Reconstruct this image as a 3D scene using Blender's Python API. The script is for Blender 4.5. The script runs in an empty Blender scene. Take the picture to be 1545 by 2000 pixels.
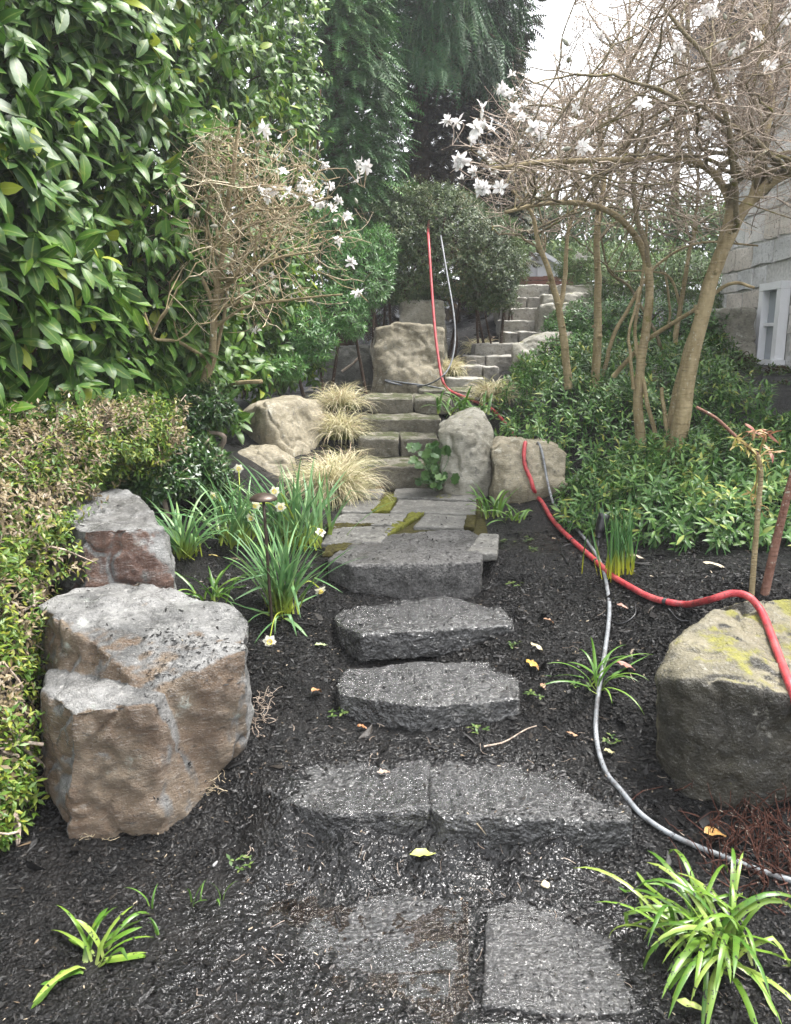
import bpy, bmesh, math
import numpy as np
from mathutils import Vector, Matrix

# ---------------------------------------------------------------- camera, sky, sun, exposure
S = bpy.context.scene
COL = S.collection
W0, H0, FPX, PITCH, CAMZ = 1545.0, 2000.0, 1520.0, math.radians(12.0), 1.5

cam_data = bpy.data.cameras.new('camera')
cam_data.sensor_fit = 'HORIZONTAL'
cam_data.sensor_width = 36.0
cam_data.lens = 36.0 * FPX / W0
cam_data.clip_start = 0.02
cam_data.clip_end = 500.0
cam = bpy.data.objects.new('camera', cam_data)
cam.location = (0, 0, CAMZ)
cam.rotation_euler = (math.radians(90) - PITCH, 0, 0)
COL.objects.link(cam)
S.camera = cam

SUN_ELEV, SUN_AZ = math.radians(64), math.radians(70)      # azimuth measured from +Y towards +X
world = bpy.data.worlds.new('World')
S.world = world
world.use_nodes = True
wt = world.node_tree
wt.nodes.clear()
w_sky = wt.nodes.new('ShaderNodeTexSky')
w_sky.sky_type = 'NISHITA'
w_sky.sun_disc = False
w_sky.sun_elevation = SUN_ELEV
w_sky.sun_rotation = SUN_AZ
w_sky.air_density = 1.0
w_sky.dust_density = 6.0
w_sky.ozone_density = 1.0
w_hsv = wt.nodes.new('ShaderNodeHueSaturation')            # an overcast sky: nearly colourless
w_hsv.inputs['Saturation'].default_value = 0.16
w_mix = wt.nodes.new('ShaderNodeMixRGB')
w_mix.inputs['Fac'].default_value = 0.6
w_mix.inputs['Color2'].default_value = (11.0, 11.3, 11.8, 1)
w_bg = wt.nodes.new('ShaderNodeBackground')
w_bg.inputs['Strength'].default_value = 0.05
w_out = wt.nodes.new('ShaderNodeOutputWorld')
wt.links.new(w_sky.outputs['Color'], w_hsv.inputs['Color'])
wt.links.new(w_hsv.outputs['Color'], w_mix.inputs['Color1'])
wt.links.new(w_mix.outputs['Color'], w_bg.inputs['Color'])
wt.links.new(w_bg.outputs['Background'], w_out.inputs['Surface'])

sun_data = bpy.data.lights.new('sun', 'SUN')
sun_data.energy = 1.5
sun_data.angle = math.radians(22)
sun_data.color = (1.0, 0.97, 0.93)
sun = bpy.data.objects.new('sun', sun_data)
sd = Vector((math.sin(SUN_AZ) * math.cos(SUN_ELEV), math.cos(SUN_AZ) * math.cos(SUN_ELEV), math.sin(SUN_ELEV)))
sun.rotation_euler = sd.to_track_quat('Z', 'Y').to_euler()
COL.objects.link(sun)

S.view_settings.view_transform = 'Standard'
S.view_settings.look = 'None'
S.view_settings.exposure = 2.75
S.view_settings.gamma = 1.0
S.view_settings.use_curve_mapping = False
S.render.engine = 'CYCLES'
S.cycles.use_denoising = True
S.cycles.max_bounces = 6
S.cycles.diffuse_bounces = 3
S.cycles.transmission_bounces = 3
S.cycles.transparent_max_bounces = 8
S.cycles.volume_bounces = 0
S.cycles.caustics_reflective = False
S.cycles.caustics_refractive = False

# ---------------------------------------------------------------- small helpers
rng = np.random.default_rng(11)
CP, SP = math.cos(PITCH), math.sin(PITCH)


def ray(px, py):
    u = (px - W0 / 2) / FPX
    v = (H0 / 2 - py) / FPX
    return np.array((u, CP + v * SP, -SP + v * CP))


def P(px, py, Y):
    """point of the photograph's pixel at distance Y in front of the camera"""
    d = ray(px, py)
    t = Y / d[1]
    return np.array((d[0] * t, Y, CAMZ + d[2] * t))


def PZ(px, py, z):
    d = ray(px, py)
    t = (z - CAMZ) / d[2]
    return np.array((d[0] * t, d[1] * t, z))


def project(p):
    p = np.atleast_2d(p)
    x, y, z = p[:, 0], p[:, 1], p[:, 2] - CAMZ
    dep = y * CP - z * SP
    up = y * SP + z * CP
    dd = np.maximum(dep, 1e-3)
    return W0 / 2 + FPX * x / dd, H0 / 2 - FPX * up / dd, dep


_perm = np.random.default_rng(3).permutation(256)
_perm = np.concatenate([_perm, _perm, _perm])
_g = np.random.default_rng(4).normal(size=(256, 3))
_g /= np.linalg.norm(_g, axis=1)[:, None]


def perlin(p):
    p = np.asarray(p, float)
    i = np.floor(p).astype(int)
    f = p - i
    u = f * f * f * (f * (f * 6 - 15) + 10)
    i &= 255
    res = 0
    for dx in (0, 1):
        for dy in (0, 1):
            for dz in (0, 1):
                h = _perm[_perm[_perm[i[:, 0] + dx] + i[:, 1] + dy] + i[:, 2] + dz]
                g = _g[h]
                d = (g * (f - np.array((dx, dy, dz)))).sum(1)
                w = (u[:, 0] if dx else 1 - u[:, 0]) * (u[:, 1] if dy else 1 - u[:, 1]) * (u[:, 2] if dz else 1 - u[:, 2])
                res = res + d * w
    return res


def fbm(p, octv=4, gain=0.5):
    p = np.asarray(p, float)
    a, r, f = 1.0, 0, 1.0
    for k in range(octv):
        r = r + a * perlin(p * f + 17.3 * k)
        a *= gain
        f *= 2.03
    return r


def norm(v):
    v = np.asarray(v, float)
    return v / np.maximum(np.linalg.norm(v, axis=-1, keepdims=True), 1e-9)


def make_mesh(name, verts, faces, smooth=True, attrs=None):
    """verts (V,3); faces: array (F,k) or list of such arrays"""
    me = bpy.data.meshes.new(name)
    verts = np.ascontiguousarray(verts, dtype=np.float32)
    if not isinstance(faces, list):
        faces = [faces]
    faces = [np.asarray(f, dtype=np.int32) for f in faces if len(f)]
    tot = np.concatenate([np.full(len(f), f.shape[1], np.int32) for f in faces])
    idx = np.concatenate([f.ravel() for f in faces])
    start = np.concatenate([[0], np.cumsum(tot)[:-1]]).astype(np.int32)
    me.vertices.add(len(verts))
    me.vertices.foreach_set('co', verts.ravel())
    me.loops.add(len(idx))
    me.loops.foreach_set('vertex_index', idx)
    me.polygons.add(len(tot))
    me.polygons.foreach_set('loop_start', start)
    me.update(calc_edges=True)
    me.polygons.foreach_set('use_smooth', np.full(len(tot), bool(smooth)))
    for k, v in (attrs or {}).items():
        a = me.attributes.new(k, 'FLOAT', 'POINT')
        a.data.foreach_set('value', np.ascontiguousarray(v, dtype=np.float32))
    me.validate()
    return me


def link(name, me, mat=None, parent=None, loc=None, kind=None, label=None, cat=None, group=None):
    o = bpy.data.objects.new(name, me)
    COL.objects.link(o)
    if mat is not None and me is not None and len(me.materials) == 0:
        me.materials.append(mat)
    if parent is not None:
        o.parent = parent
    if loc is not None:
        o.location = [float(c) for c in loc]
    tag(o, label, cat, group, kind)
    return o


def tag(o, label=None, cat=None, group=None, kind=None):
    if label:
        o['label'] = label
    if cat:
        o['category'] = cat
    if group:
        o['group'] = group
    if kind:
        o['kind'] = kind
    return o


def thing(name, loc, label, cat, group=None):
    return link(name, None, loc=loc, label=label, cat=cat, group=group)


# ---------------------------------------------------------------- material helper
class NT:
    def __init__(self, name):
        self.m = bpy.data.materials.new(name)
        self.m.use_nodes = True
        self.t = self.m.node_tree
        self.t.nodes.clear()
        self.out = self.t.nodes.new('ShaderNodeOutputMaterial')

    def node(self, typ, inp=None, **props):
        n = self.t.nodes.new(typ)
        for k, v in props.items():
            setattr(n, k, v)
        for k, v in (inp or {}).items():
            self.set(n.inputs[k], v)
        return n

    def set(self, sock, v):
        if isinstance(v, bpy.types.NodeSocket):
            self.t.links.new(v, sock)
        elif isinstance(v, (tuple, list)) and len(v) == 3 and sock.type == 'RGBA':
            sock.default_value = (*v, 1)
        else:
            sock.default_value = v

    def coord(self, kind='Object'):
        return self.node('ShaderNodeTexCoord').outputs[kind]

    def mapping(self, vec, scale=(1, 1, 1), rot=(0, 0, 0)):
        return self.node('ShaderNodeMapping', {'Vector': vec, 'Scale': scale, 'Rotation': rot}).outputs['Vector']

    def noise(self, vec, scale, detail=4, rough=0.55, dist=0.0):
        return self.node('ShaderNodeTexNoise', {'Vector': vec, 'Scale': scale, 'Detail': detail, 'Roughness': rough, 'Distortion': dist}).outputs['Fac']

    def voro(self, vec, scale, feature='F1', out='Distance'):
        return self.node('ShaderNodeTexVoronoi', {'Vector': vec, 'Scale': scale}, feature=feature).outputs[out]

    def ramp(self, fac, stops, interp='LINEAR'):
        n = self.node('ShaderNodeValToRGB', {'Fac': fac})
        cr = n.color_ramp
        cr.interpolation = interp
        while len(cr.elements) < len(stops):
            cr.elements.new(0.5)
        for e, (p, c) in zip(cr.elements, stops):
            e.position = p
            e.color = (*c, 1) if isinstance(c, (tuple, list)) else (c, c, c, 1)
        return n.outputs['Color']

    def mix(self, fac, a, b, mode='MIX'):
        return self.node('ShaderNodeMixRGB', {'Fac': fac, 'Color1': a, 'Color2': b}, blend_type=mode).outputs['Color']

    def math(self, op, a, b=0.0, clamp=False):
        n = self.node('ShaderNodeMath', {0: a, 1: b}, operation=op)
        n.use_clamp = clamp
        return n.outputs[0]

    def step(self, v, lo, hi):
        n = self.node('ShaderNodeMapRange', {'Value': v, 'From Min': lo, 'From Max': hi})
        n.interpolation_type = 'SMOOTHSTEP'
        return n.outputs['Result']

    def attr(self, name):
        return self.node('ShaderNodeAttribute', attribute_name=name).outputs['Fac']

    def bump(self, height, strength, dist=0.01, normal=None):
        d = {'Height': height, 'Strength': strength, 'Distance': dist}
        if normal is not None:
            d['Normal'] = normal
        return self.node('ShaderNodeBump', d).outputs['Normal']

    def normal_xyz(self):
        g = self.node('ShaderNodeNewGeometry').outputs['Normal']
        return self.node('ShaderNodeSeparateXYZ', {'Vector': g})

    def pbr(self, col, rough=0.6, spec=0.5, bump=None, extra=None):
        d = {'Base Color': col, 'Roughness': rough, 'Specular IOR Level': spec}
        if bump is not None:
            d['Normal'] = bump
        d.update(extra or {})
        return self.node('ShaderNodeBsdfPrincipled', d).outputs['BSDF']

    def done(self, sh):
        self.t.links.new(sh, self.out.inputs['Surface'])
        return self.m


def plain(name, col, rough=0.5, spec=0.5, metal=0.0, noise_scale=30, var=0.25, bump=0.15):
    t = NT(name)
    c = t.coord()
    n = t.noise(c, noise_scale, 5)
    lo = tuple(x * (1 - var) for x in col)
    hi = tuple(min(1, x * (1 + var)) for x in col)
    return t.done(t.pbr(t.ramp(n, [(0.3, lo), (0.7, hi)]), rough, spec, t.bump(n, bump, 0.004), {'Metallic': metal}))


def leaf_mat(name, stops, rough=0.4, spec=0.5, trans=0.25, speck=None, base=None, mid=False):
    """colour by the leaf's own tint attribute; a little light comes through the blade"""
    t = NT(name)
    c = t.ramp(t.attr('tint'), stops)
    if base is not None:       # paler foot of the leaf (attribute runs 0 foot .. 1 tip)
        c = t.mix(t.step(t.attr('along'), base[1], base[2]), base[0], c)
    if speck is not None:      # bits of black mulch stuck to the blade
        v = t.noise(t.coord('Object'), speck[1], 3, 0.6)
        c = t.mix(t.step(v, speck[2], speck[2] + 0.03), c, speck[0])
    if mid:                    # paler midrib
        c = t.mix(t.math('MULTIPLY', t.step(t.attr('across'), .16, .03), .55), c, t.mix(.5, c, (.34, .40, .12)))
    n = t.noise(t.coord('Object'), 60, 3)
    c = t.mix(t.math('MULTIPLY', t.step(t.noise(t.coord('Object'), 23, 4, .7), .5, .72), .35), c, t.mix(.6, c, (.30, .27, .05)))
    p = t.pbr(c, rough, spec, t.bump(n, 0.2, 0.004))
    tr = t.node('ShaderNodeBsdfTranslucent', {'Color': t.mix(0.5, c, (0.35, 0.5, 0.05), 'MULTIPLY') if False else c}).outputs['BSDF']
    return t.done(t.node('ShaderNodeMixShader', {0: trans, 1: p, 2: tr}).outputs[0])


# ---------------------------------------------------------------- leaf and tube geometry
def leaf_shape(L, Wd, nseg=3, fold=0.15, curl=0.2, tip=0.5, cols=2, wave=0.0, blunt=0.0):
    """unit leaf along +Y, width X, normal +Z; returns verts, quads, along"""
    t = np.linspace(0, 1, nseg + 1)
    w = np.sin(np.pi * np.clip(t, 0, 1) ** tip) ** 0.8 * (1 - blunt) + blunt * (t < 0.999) * (t > 0.001)
    w[0] = 0.12
    w[-1] = 0.03 + blunt * 0.4
    ang = curl * t
    y = np.concatenate([[0], np.cumsum(np.cos((ang[1:] + ang[:-1]) / 2))]) / nseg
    z = -np.concatenate([[0], np.cumsum(np.sin((ang[1:] + ang[:-1]) / 2))]) / nseg
    xs = np.linspace(-1, 1, cols + 1)
    V, A = [], []
    for k in range(nseg + 1):
        for x in xs:
            V.append((x * w[k] * Wd / 2, y[k] * L, z[k] * L + abs(x) * w[k] * Wd / 2 * fold + wave * Wd * math.sin(k * 2.1 + 2 * x)))
            A.append(t[k])
    q = []
    n = cols + 1
    for k in range(nseg):
        for c in range(cols):
            a = k * n + c
            q.append((a, a + 1, a + n + 1, a + n))
    return np.array(V), np.array(q), np.array(A)


def frames(d, n):
    d = norm(d)
    x = norm(np.cross(d, n))
    z = np.cross(x, d)
    return np.stack([x, d, z], axis=-1)        # columns


def place(shape, p, d, n, s):
    V, q, A = shape
    R = frames(d, n)
    N = len(p)
    out = np.einsum('nij,vj->nvi', R, V) * np.asarray(s)[:, None, None] + p[:, None, :]
    faces = (q[None] + (np.arange(N) * len(V))[:, None, None]).reshape(-1, q.shape[1])
    return out.reshape(-1, 3), faces


def pick_visible(p, size, n, cell=26, tol=0.12):
    """the n pieces that show largest from the photograph's viewpoint, nearest layer only"""
    x, y, dep = project(p)
    ok = (x > -10) & (x < W0 + 10) & (y > -10) & (y < H0 + 10) & (dep > 0.3)
    cx, cy = (x // cell).astype(int), (y // cell).astype(int)
    key = np.clip(cx, -5, 200) * 400 + np.clip(cy, -5, 200)
    near = {}
    for i in np.nonzero(ok)[0]:
        k = key[i]
        if k not in near or dep[i] < near[k]:
            near[k] = dep[i]
    for i in np.nonzero(ok)[0]:
        if dep[i] > near[key[i]] + tol:
            ok[i] = False
    idx = np.nonzero(ok)[0]
    sc = (size / np.maximum(dep, 0.3))[idx]
    return idx[np.argsort(-sc)[:n]]


def leaves(parent, origin, mat, shapes, p, d, n, s, tint, indiv=0, piece='leaf', mass='foliage', cell=26):
    """leaf pieces of one plant: the largest as objects of their own, the rest as one part"""
    p, d, n, s, tint = (np.asarray(a, float) for a in (p, d, n, s, tint))
    N = len(p)
    which = rng.integers(0, len(shapes), N)
    solo = np.zeros(N, bool)
    if indiv:
        L = np.array([sh[0][:, 1].max() for sh in shapes])
        ids = pick_visible(p, s * L[which], indiv, cell)
        solo[ids] = True
        cache = {}
        for i in ids:
            b = int(np.clip(tint[i], 0, 0.999) * 12)
            k = (which[i], b)
            if k not in cache:
                V, q, A = shapes[which[i]]
                cache[k] = make_mesh(piece, V, q, True, {'tint': np.full(len(V), (b + 0.5) / 12), 'along': A, 'across': (np.abs(V[:, 0]) > 1e-6) * 1.0})
                cache[k].materials.append(mat)
            o = bpy.data.objects.new(piece, cache[k])
            COL.objects.link(o)
            R = frames(d[i:i + 1], n[i:i + 1])[0]
            M = Matrix([[*(R[r] * s[i]), float(p[i][r] - origin[r])] for r in range(3)] + [[0, 0, 0, 1]])
            o.parent = parent
            o.matrix_local = M
    rest = np.nonzero(~solo)[0]
    if len(rest):
        VV, FF, TT, AA, CC, off = [], [], [], [], [], 0
        for w in range(len(shapes)):
            ii = rest[which[rest] == w]
            if not len(ii):
                continue
            v, f = place(shapes[w], p[ii] - np.asarray(origin), d[ii], n[ii], s[ii])
            VV.append(v)
            FF.append(f + off)
            off += len(v)
            nv = len(shapes[w][0])
            TT.append(np.repeat(tint[ii], nv))
            AA.append(np.tile(shapes[w][2], len(ii)))
            CC.append(np.tile((np.abs(shapes[w][0][:, 0]) > 1e-6) * 1.0, len(ii)))
        me = make_mesh(mass, np.concatenate(VV), np.concatenate(FF), True, {'tint': np.concatenate(TT), 'along': np.concatenate(AA), 'across': np.concatenate(CC)})
        link(mass, me, mat, parent, kind='stuff')


class Tubes:
    """collects tapered tubes into one mesh"""

    def __init__(self):
        self.V, self.F, self.n, self.T = [], [], 0, []

    def add(self, pts, rad, sides=5, tint=0.5, cap=True):
        pts = np.asarray(pts, float)
        k = len(pts)
        rad = np.broadcast_to(np.asarray(rad, float), (k,))
        tan = np.gradient(pts, axis=0)
        tan = norm(tan)
        ref = np.array((0, 0, 1.0)) if abs(tan[0][2]) < 0.9 else np.array((1.0, 0, 0))
        x = norm(np.cross(tan, ref))
        y = np.cross(tan, x)
        a = np.arange(sides) * 2 * np.pi / sides
        ring = pts[:, None, :] + rad[:, None, None] * (np.cos(a)[None, :, None] * x[:, None, :] + np.sin(a)[None, :, None] * y[:, None, :])
        V = ring.reshape(-1, 3)
        i = np.arange(k - 1)[:, None] * sides
        j = np.arange(sides)[None, :]
        jn = (j + 1) % sides
        f = np.stack([i + j, i + jn, i + sides + jn, i + sides + j], -1).reshape(-1, 4) + self.n
        self.V.append(V)
        self.F.append(f)
        self.n += len(V)
        self.T.append(np.full(len(V), tint))
        if cap:
            for end in (0, k - 1):
                self.V.append(pts[end][None])
                c = self.n
                self.n += 1
                self.T.append(np.array([tint]))
                b = c - k * sides - (0 if end == 0 else 1) + end * sides
                tri = np.stack([np.full(sides, c), b + np.arange(sides), b + (np.arange(sides) + 1) % sides, np.full(sides, c)], -1)[:, :3]
                self.F.append(np.concatenate([tri, tri[:, :1]], 1)[:, :3] if False else tri)
        return self

    def build(self, name, mat, parent=None, origin=(0, 0, 0), **kw):
        quads = [f for f in self.F if f.shape[1] == 4]
        tris = [f for f in self.F if f.shape[1] == 3]
        fs = ([np.concatenate(quads)] if quads else []) + ([np.concatenate(tris)] if tris else [])
        me = make_mesh(name, np.concatenate(self.V) - np.asarray(origin), fs, True, {'tint': np.concatenate(self.T)})
        return link(name, me, mat, parent, **kw)


def spline(pts, n=8):
    """Catmull-Rom through the points"""
    p = np.asarray(pts, float)
    if len(p) < 3:
        t = np.linspace(0, 1, n + 1)[:, None]
        return p[0] * (1 - t) + p[-1] * t
    q = np.vstack([2 * p[0] - p[1], p, 2 * p[-1] - p[-2]])
    out = []
    for i in range(1, len(q) - 2):
        t = np.linspace(0, 1, n, endpoint=False)[:, None]
        a, b, c, d = q[i - 1], q[i], q[i + 1], q[i + 2]
        out.append(0.5 * (2 * b + (c - a) * t + (2 * a - 5 * b + 4 * c - d) * t ** 2 + (3 * b - a - 3 * c + d) * t ** 3))
    out.append(p[-1:])
    return np.concatenate(out)


def lathe(prof, n=20):
    prof = np.asarray(prof, float)
    a = np.arange(n) * 2 * np.pi / n
    V = np.stack([prof[:, None, 0] * np.cos(a), prof[:, None, 0] * np.sin(a), np.repeat(prof[:, 1][:, None], n, 1)], -1).reshape(-1, 3)
    i = np.arange(len(prof) - 1)[:, None] * n
    j = np.arange(n)[None]
    jn = (j + 1) % n
    return V, np.stack([i + j, i + jn, i + n + jn, i + n + j], -1).reshape(-1, 4)


def solid(hulls, voxel, smooth=2, name='stone', sub=None):
    """convex pieces welded into one body by a voxel remesh; returns verts, quads, normals (numpy)"""
    bm = bmesh.new()
    for pts in hulls:
        vs = [bm.verts.new([float(c) for c in q]) for q in pts]
        r = bmesh.ops.convex_hull(bm, input=vs)
        junk = [v for v in r['geom_interior'] if isinstance(v, bmesh.types.BMVert)] + [v for v in r['geom_unused'] if isinstance(v, bmesh.types.BMVert)]
        bmesh.ops.delete(bm, geom=list(set(junk)), context='VERTS')
    bmesh.ops.recalc_face_normals(bm, faces=bm.faces)
    me = bpy.data.meshes.new('tmp')
    bm.to_mesh(me)
    bm.free()
    o = bpy.data.objects.new('tmp', me)
    COL.objects.link(o)
    m = o.modifiers.new('r', 'REMESH')
    m.mode = 'VOXEL'
    m.voxel_size = voxel
    if smooth:
        s = o.modifiers.new('s', 'SMOOTH')
        s.factor = 0.6
        s.iterations = smooth
    dg = bpy.context.evaluated_depsgraph_get()
    ev = o.evaluated_get(dg)
    em = ev.to_mesh()
    nv = len(em.vertices)
    V = np.zeros(nv * 3, np.float32)
    em.vertices.foreach_get('co', V)
    N = np.zeros(nv * 3, np.float32)
    em.vertices.foreach_get('normal', N)
    lt = np.zeros(len(em.polygons), np.int32)
    em.polygons.foreach_get('loop_total', lt)
    li = np.zeros(len(em.loops), np.int32)
    em.loops.foreach_get('vertex_index', li)
    assert (lt == 4).all()
    F = li.reshape(-1, 4)
    ev.to_mesh_clear()
    bpy.data.objects.remove(o)
    bpy.data.meshes.remove(me)
    return V.reshape(-1, 3).astype(float), F, N.reshape(-1, 3).astype(float)


def rough_solid(hulls, voxel, smooth=2, amps=((0.25, 0.02), (0.08, 0.008), (0.03, 0.003)), strata=None, seed=0.0, side_only=0.0, crack=None):
    V, F, N = solid(hulls, voxel, smooth)
    off = np.zeros(len(V))
    for size, a in amps:
        q = V / size + seed * 7.7
        nz = fbm(q, 2)
        # broken-stone look: creased rather than billowy
        off += a * (nz * 1.3 - 0.7 * np.abs(perlin(q * 1.7 + 31)))
    if strata:
        dirv, freq, a = strata
        h = V @ norm(dirv) + 0.04 * perlin(V * 3 + seed)
        off += a * perlin(np.stack([h * freq, np.zeros(len(V)), np.full(len(V), seed)], -1))
    if crack:        # hairline fractures and open joints
        cr = np.abs(perlin(V * (1, 1, .7) / crack[0] + seed * 3.1 + 50) + .25 * perlin(V / crack[0] * 4 + seed))
        off -= crack[1] * np.exp(-(cr / crack[2]) ** 2)
    if side_only:
        off *= 1 - side_only * np.clip(N[:, 2], 0, 1)
    return V + N * off[:, None], F


def stone(name, hulls, mat, voxel=0.012, loc=None, parent=None, **kw):
    meta = {k: kw.pop(k) for k in ('label', 'cat', 'group', 'kind') if k in kw}
    V, F = rough_solid(hulls, voxel, **kw)
    if parent is None:
        loc = np.array((V[:, 0].mean(), V[:, 1].mean(), V[:, 2].min())) if loc is None else np.asarray(loc)
    else:
        loc = np.zeros(3) if loc is None else np.asarray(loc)
    me = make_mesh(name, V - loc, F)
    return link(name, me, mat, parent, loc=loc if parent is None else None, **meta)

# ---------------------------------------------------------------- terrain
CTRL_PIX = [  # pixel x, pixel y, height of the soil there
    (100, 1950, .01), (300, 1900, .012), (430, 1840, .009), (520, 1980, -.002), (620, 1810, -.005), (700, 1900, -.007), (800, 1980, -.004), (1000, 1980, -.002), (1100, 1980, .0), (1450, 1980, .03),
    (100, 1750, .02), (400, 1760, .008), (700, 1760, -.002), (1000, 1790, -.003), (1300, 1750, .05), (1500, 1760, .08),
    (300, 1640, .03), (480, 1620, .05), (600, 1690, .02), (560, 1596, .135), (700, 1614, .128), (900, 1610, .122), (1100, 1614, .133), (750, 1690, .025), (950, 1690, .025), (1150, 1670, .05), (1260, 1600, .13),
    (530, 1535, .172), (640, 1540, .145), (720, 1540, .14), (850, 1540, .14), (980, 1540, .14), (1100, 1545, .145), (1210, 1555, .178), (600, 1492, .172), (760, 1482, .172), (900, 1482, .172), (1050, 1486, .174),
    (480, 1500, .165), (600, 1460, .19), (850, 1445, .188), (1100, 1445, .20), (1250, 1450, .22),
    (560, 1350, .27), (1080, 1380, .26), (1180, 1350, .32), (830, 1310, .22), (850, 1275, .275),
    (590, 1230, .36), (1060, 1270, .35), (1200, 1230, .42), (830, 1195, .33), (800, 1163, .39),
    (1000, 1150, .42), (1100, 1150, .46), (1300, 1140, .56), (1480, 1140, .62), (790, 1080, .45),
    (1000, 1070, .49), (1100, 1040, .53), (1300, 1060, .60), (1500, 1060, .66),
    (600, 1150, .44), (540, 1220, .38), (400, 1110, .48), (450, 1080, .50), (360, 1250, .40),
    (700, 1010, .505), (850, 1010, .505), (800, 960, .52), (1000, 960, .55), (1000, 1000, .53), (590, 1010, .54), (480, 1000, .56), (400, 1000, .62),
    (620, 935, .60), (650, 880, .74), (670, 800, 1.0), (560, 765, 1.10), (700, 745, 1.12), (650, 725, 1.17), (860, 765, 1.06),
    (1310, 925, .74), (1500, 790, 1.08), (1510, 702, 1.37),
]
CTRL_XYZ = [
    (0, -3, 0), (-3, -3, .1), (3, -3, .1), (-1.5, 1.2, .05), (1.6, 1.2, .08), (-1.7, 2.4, .2), (-2.6, 3.2, .55), (-1.3, 3.4, .58), (-1.2, 4.6, .85),
    (-2.2, 5.5, 1.0), (-1.4, 7.5, 1.12), (-.6, 9.0, 1.2), (-2.5, 10, 1.35), (1.6, 2.1, .25), (2.6, 2.8, .55), (2.6, 4.5, .85),
    (.1, 5.5, .60), (.1, 6.0, .73), (.1, 6.4, .90), (.15, 7.2, 1.03), (.85, 6.3, 1.0), (1.7, 6.4, 1.12), (3.5, 6.0, 1.2), (.62, 7.7, 1.05), (.8, 8.2, 1.16), (.95, 8.65, 1.3), (1.35, 9.2, 1.48), (1.6, 10.0, 1.8), (1.7, 10.6, 2.05),
    (2.4, 8.5, 1.5), (2.2, 10, 1.9), (4.0, 9, 1.5), (.3, 9.2, 1.35), (.2, 10.5, 1.6), (0, 13, 2.2), (3, 13, 2.4), (-3, 13, 1.9),
    (0, 25, 2.8), (10, 25, 2.8), (-10, 25, 2.4), (10, 8, 1.6), (-10, 8, 1.2), (-8, 0, .3), (8, 0, .3), (0, -12, 0), (30, 60, 3.2), (-30, 60, 3.2), (0, 60, 3.2), (30, -20, .2), (-30, -20, .2), (-30, 20, 1.8), (30, 20, 2.2),
]
_cp = np.array([PZ(*c) for c in CTRL_PIX] + [np.array(c, float) for c in CTRL_XYZ])


def _tps(r2):
    return np.where(r2 > 1e-12, r2 * np.log(np.maximum(r2, 1e-12)) * 0.5, 0)


_n = len(_cp)
_A = np.zeros((_n + 3, _n + 3))
_d2 = ((_cp[:, None, :2] - _cp[None, :, :2]) ** 2).sum(-1)
_A[:_n, :_n] = _tps(_d2) + 0.002 * np.eye(_n)
_A[:_n, _n] = 1
_A[:_n, _n + 1:] = _cp[:, :2]
_A[_n:, :_n] = _A[:_n, _n:].T
_wts = np.linalg.solve(_A, np.concatenate([_cp[:, 2], np.zeros(3)]))


def ground_base(x, y):
    x, y = np.atleast_1d(np.asarray(x, float)), np.atleast_1d(np.asarray(y, float))
    out = np.empty(len(x))
    for a in range(0, len(x), 20000):
        q = np.stack([x[a:a + 20000], y[a:a + 20000]], -1)
        d2 = ((q[:, None] - _cp[None, :, :2]) ** 2).sum(-1)
        out[a:a + 20000] = _tps(d2) @ _wts[:_n] + _wts[_n] + q @ _wts[_n + 1:]
    return out


def ground_z(x, y):
    x, y = np.atleast_1d(np.asarray(x, float)), np.atleast_1d(np.asarray(y, float))
    q = np.stack([x, y, np.zeros(len(x))], -1)
    dist = np.hypot(x, y)
    fine = np.clip((9 - dist) / 3, 0, 1)
    z = ground_base(x, y) + 0.010 * fbm(q / 0.38, 3) + fine * (0.0075 * fbm(q / 0.075 + 9, 2) + 0.0035 * perlin(q / 0.022))
    # the foreground is trodden flatter, so that the puddles can lie in it
    flat = np.exp(-(((x + 0.2) / 0.6) ** 2 + ((y - 1.62) / 0.4) ** 2))
    return z - flat * (0.006 * fbm(q / 0.38, 3)) + flat * (.009 * perlin(q / .07) + .006 * perlin(q / .024))


def gz(x, y):
    return float(ground_z(x, y)[0])


def hit(px, py, far=14.0):
    """where the pixel's ray meets the soil"""
    d = ray(px, py)
    t = np.geomspace(1.0, far, 700)
    q = np.array((0, 0, CAMZ)) + d[None] * t[:, None]
    below = q[:, 2] < ground_base(q[:, 0], q[:, 1])
    i = int(np.argmax(below)) if below.any() else len(t) - 1
    p = q[i]
    return np.array((p[0], p[1], gz(p[0], p[1])))


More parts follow.
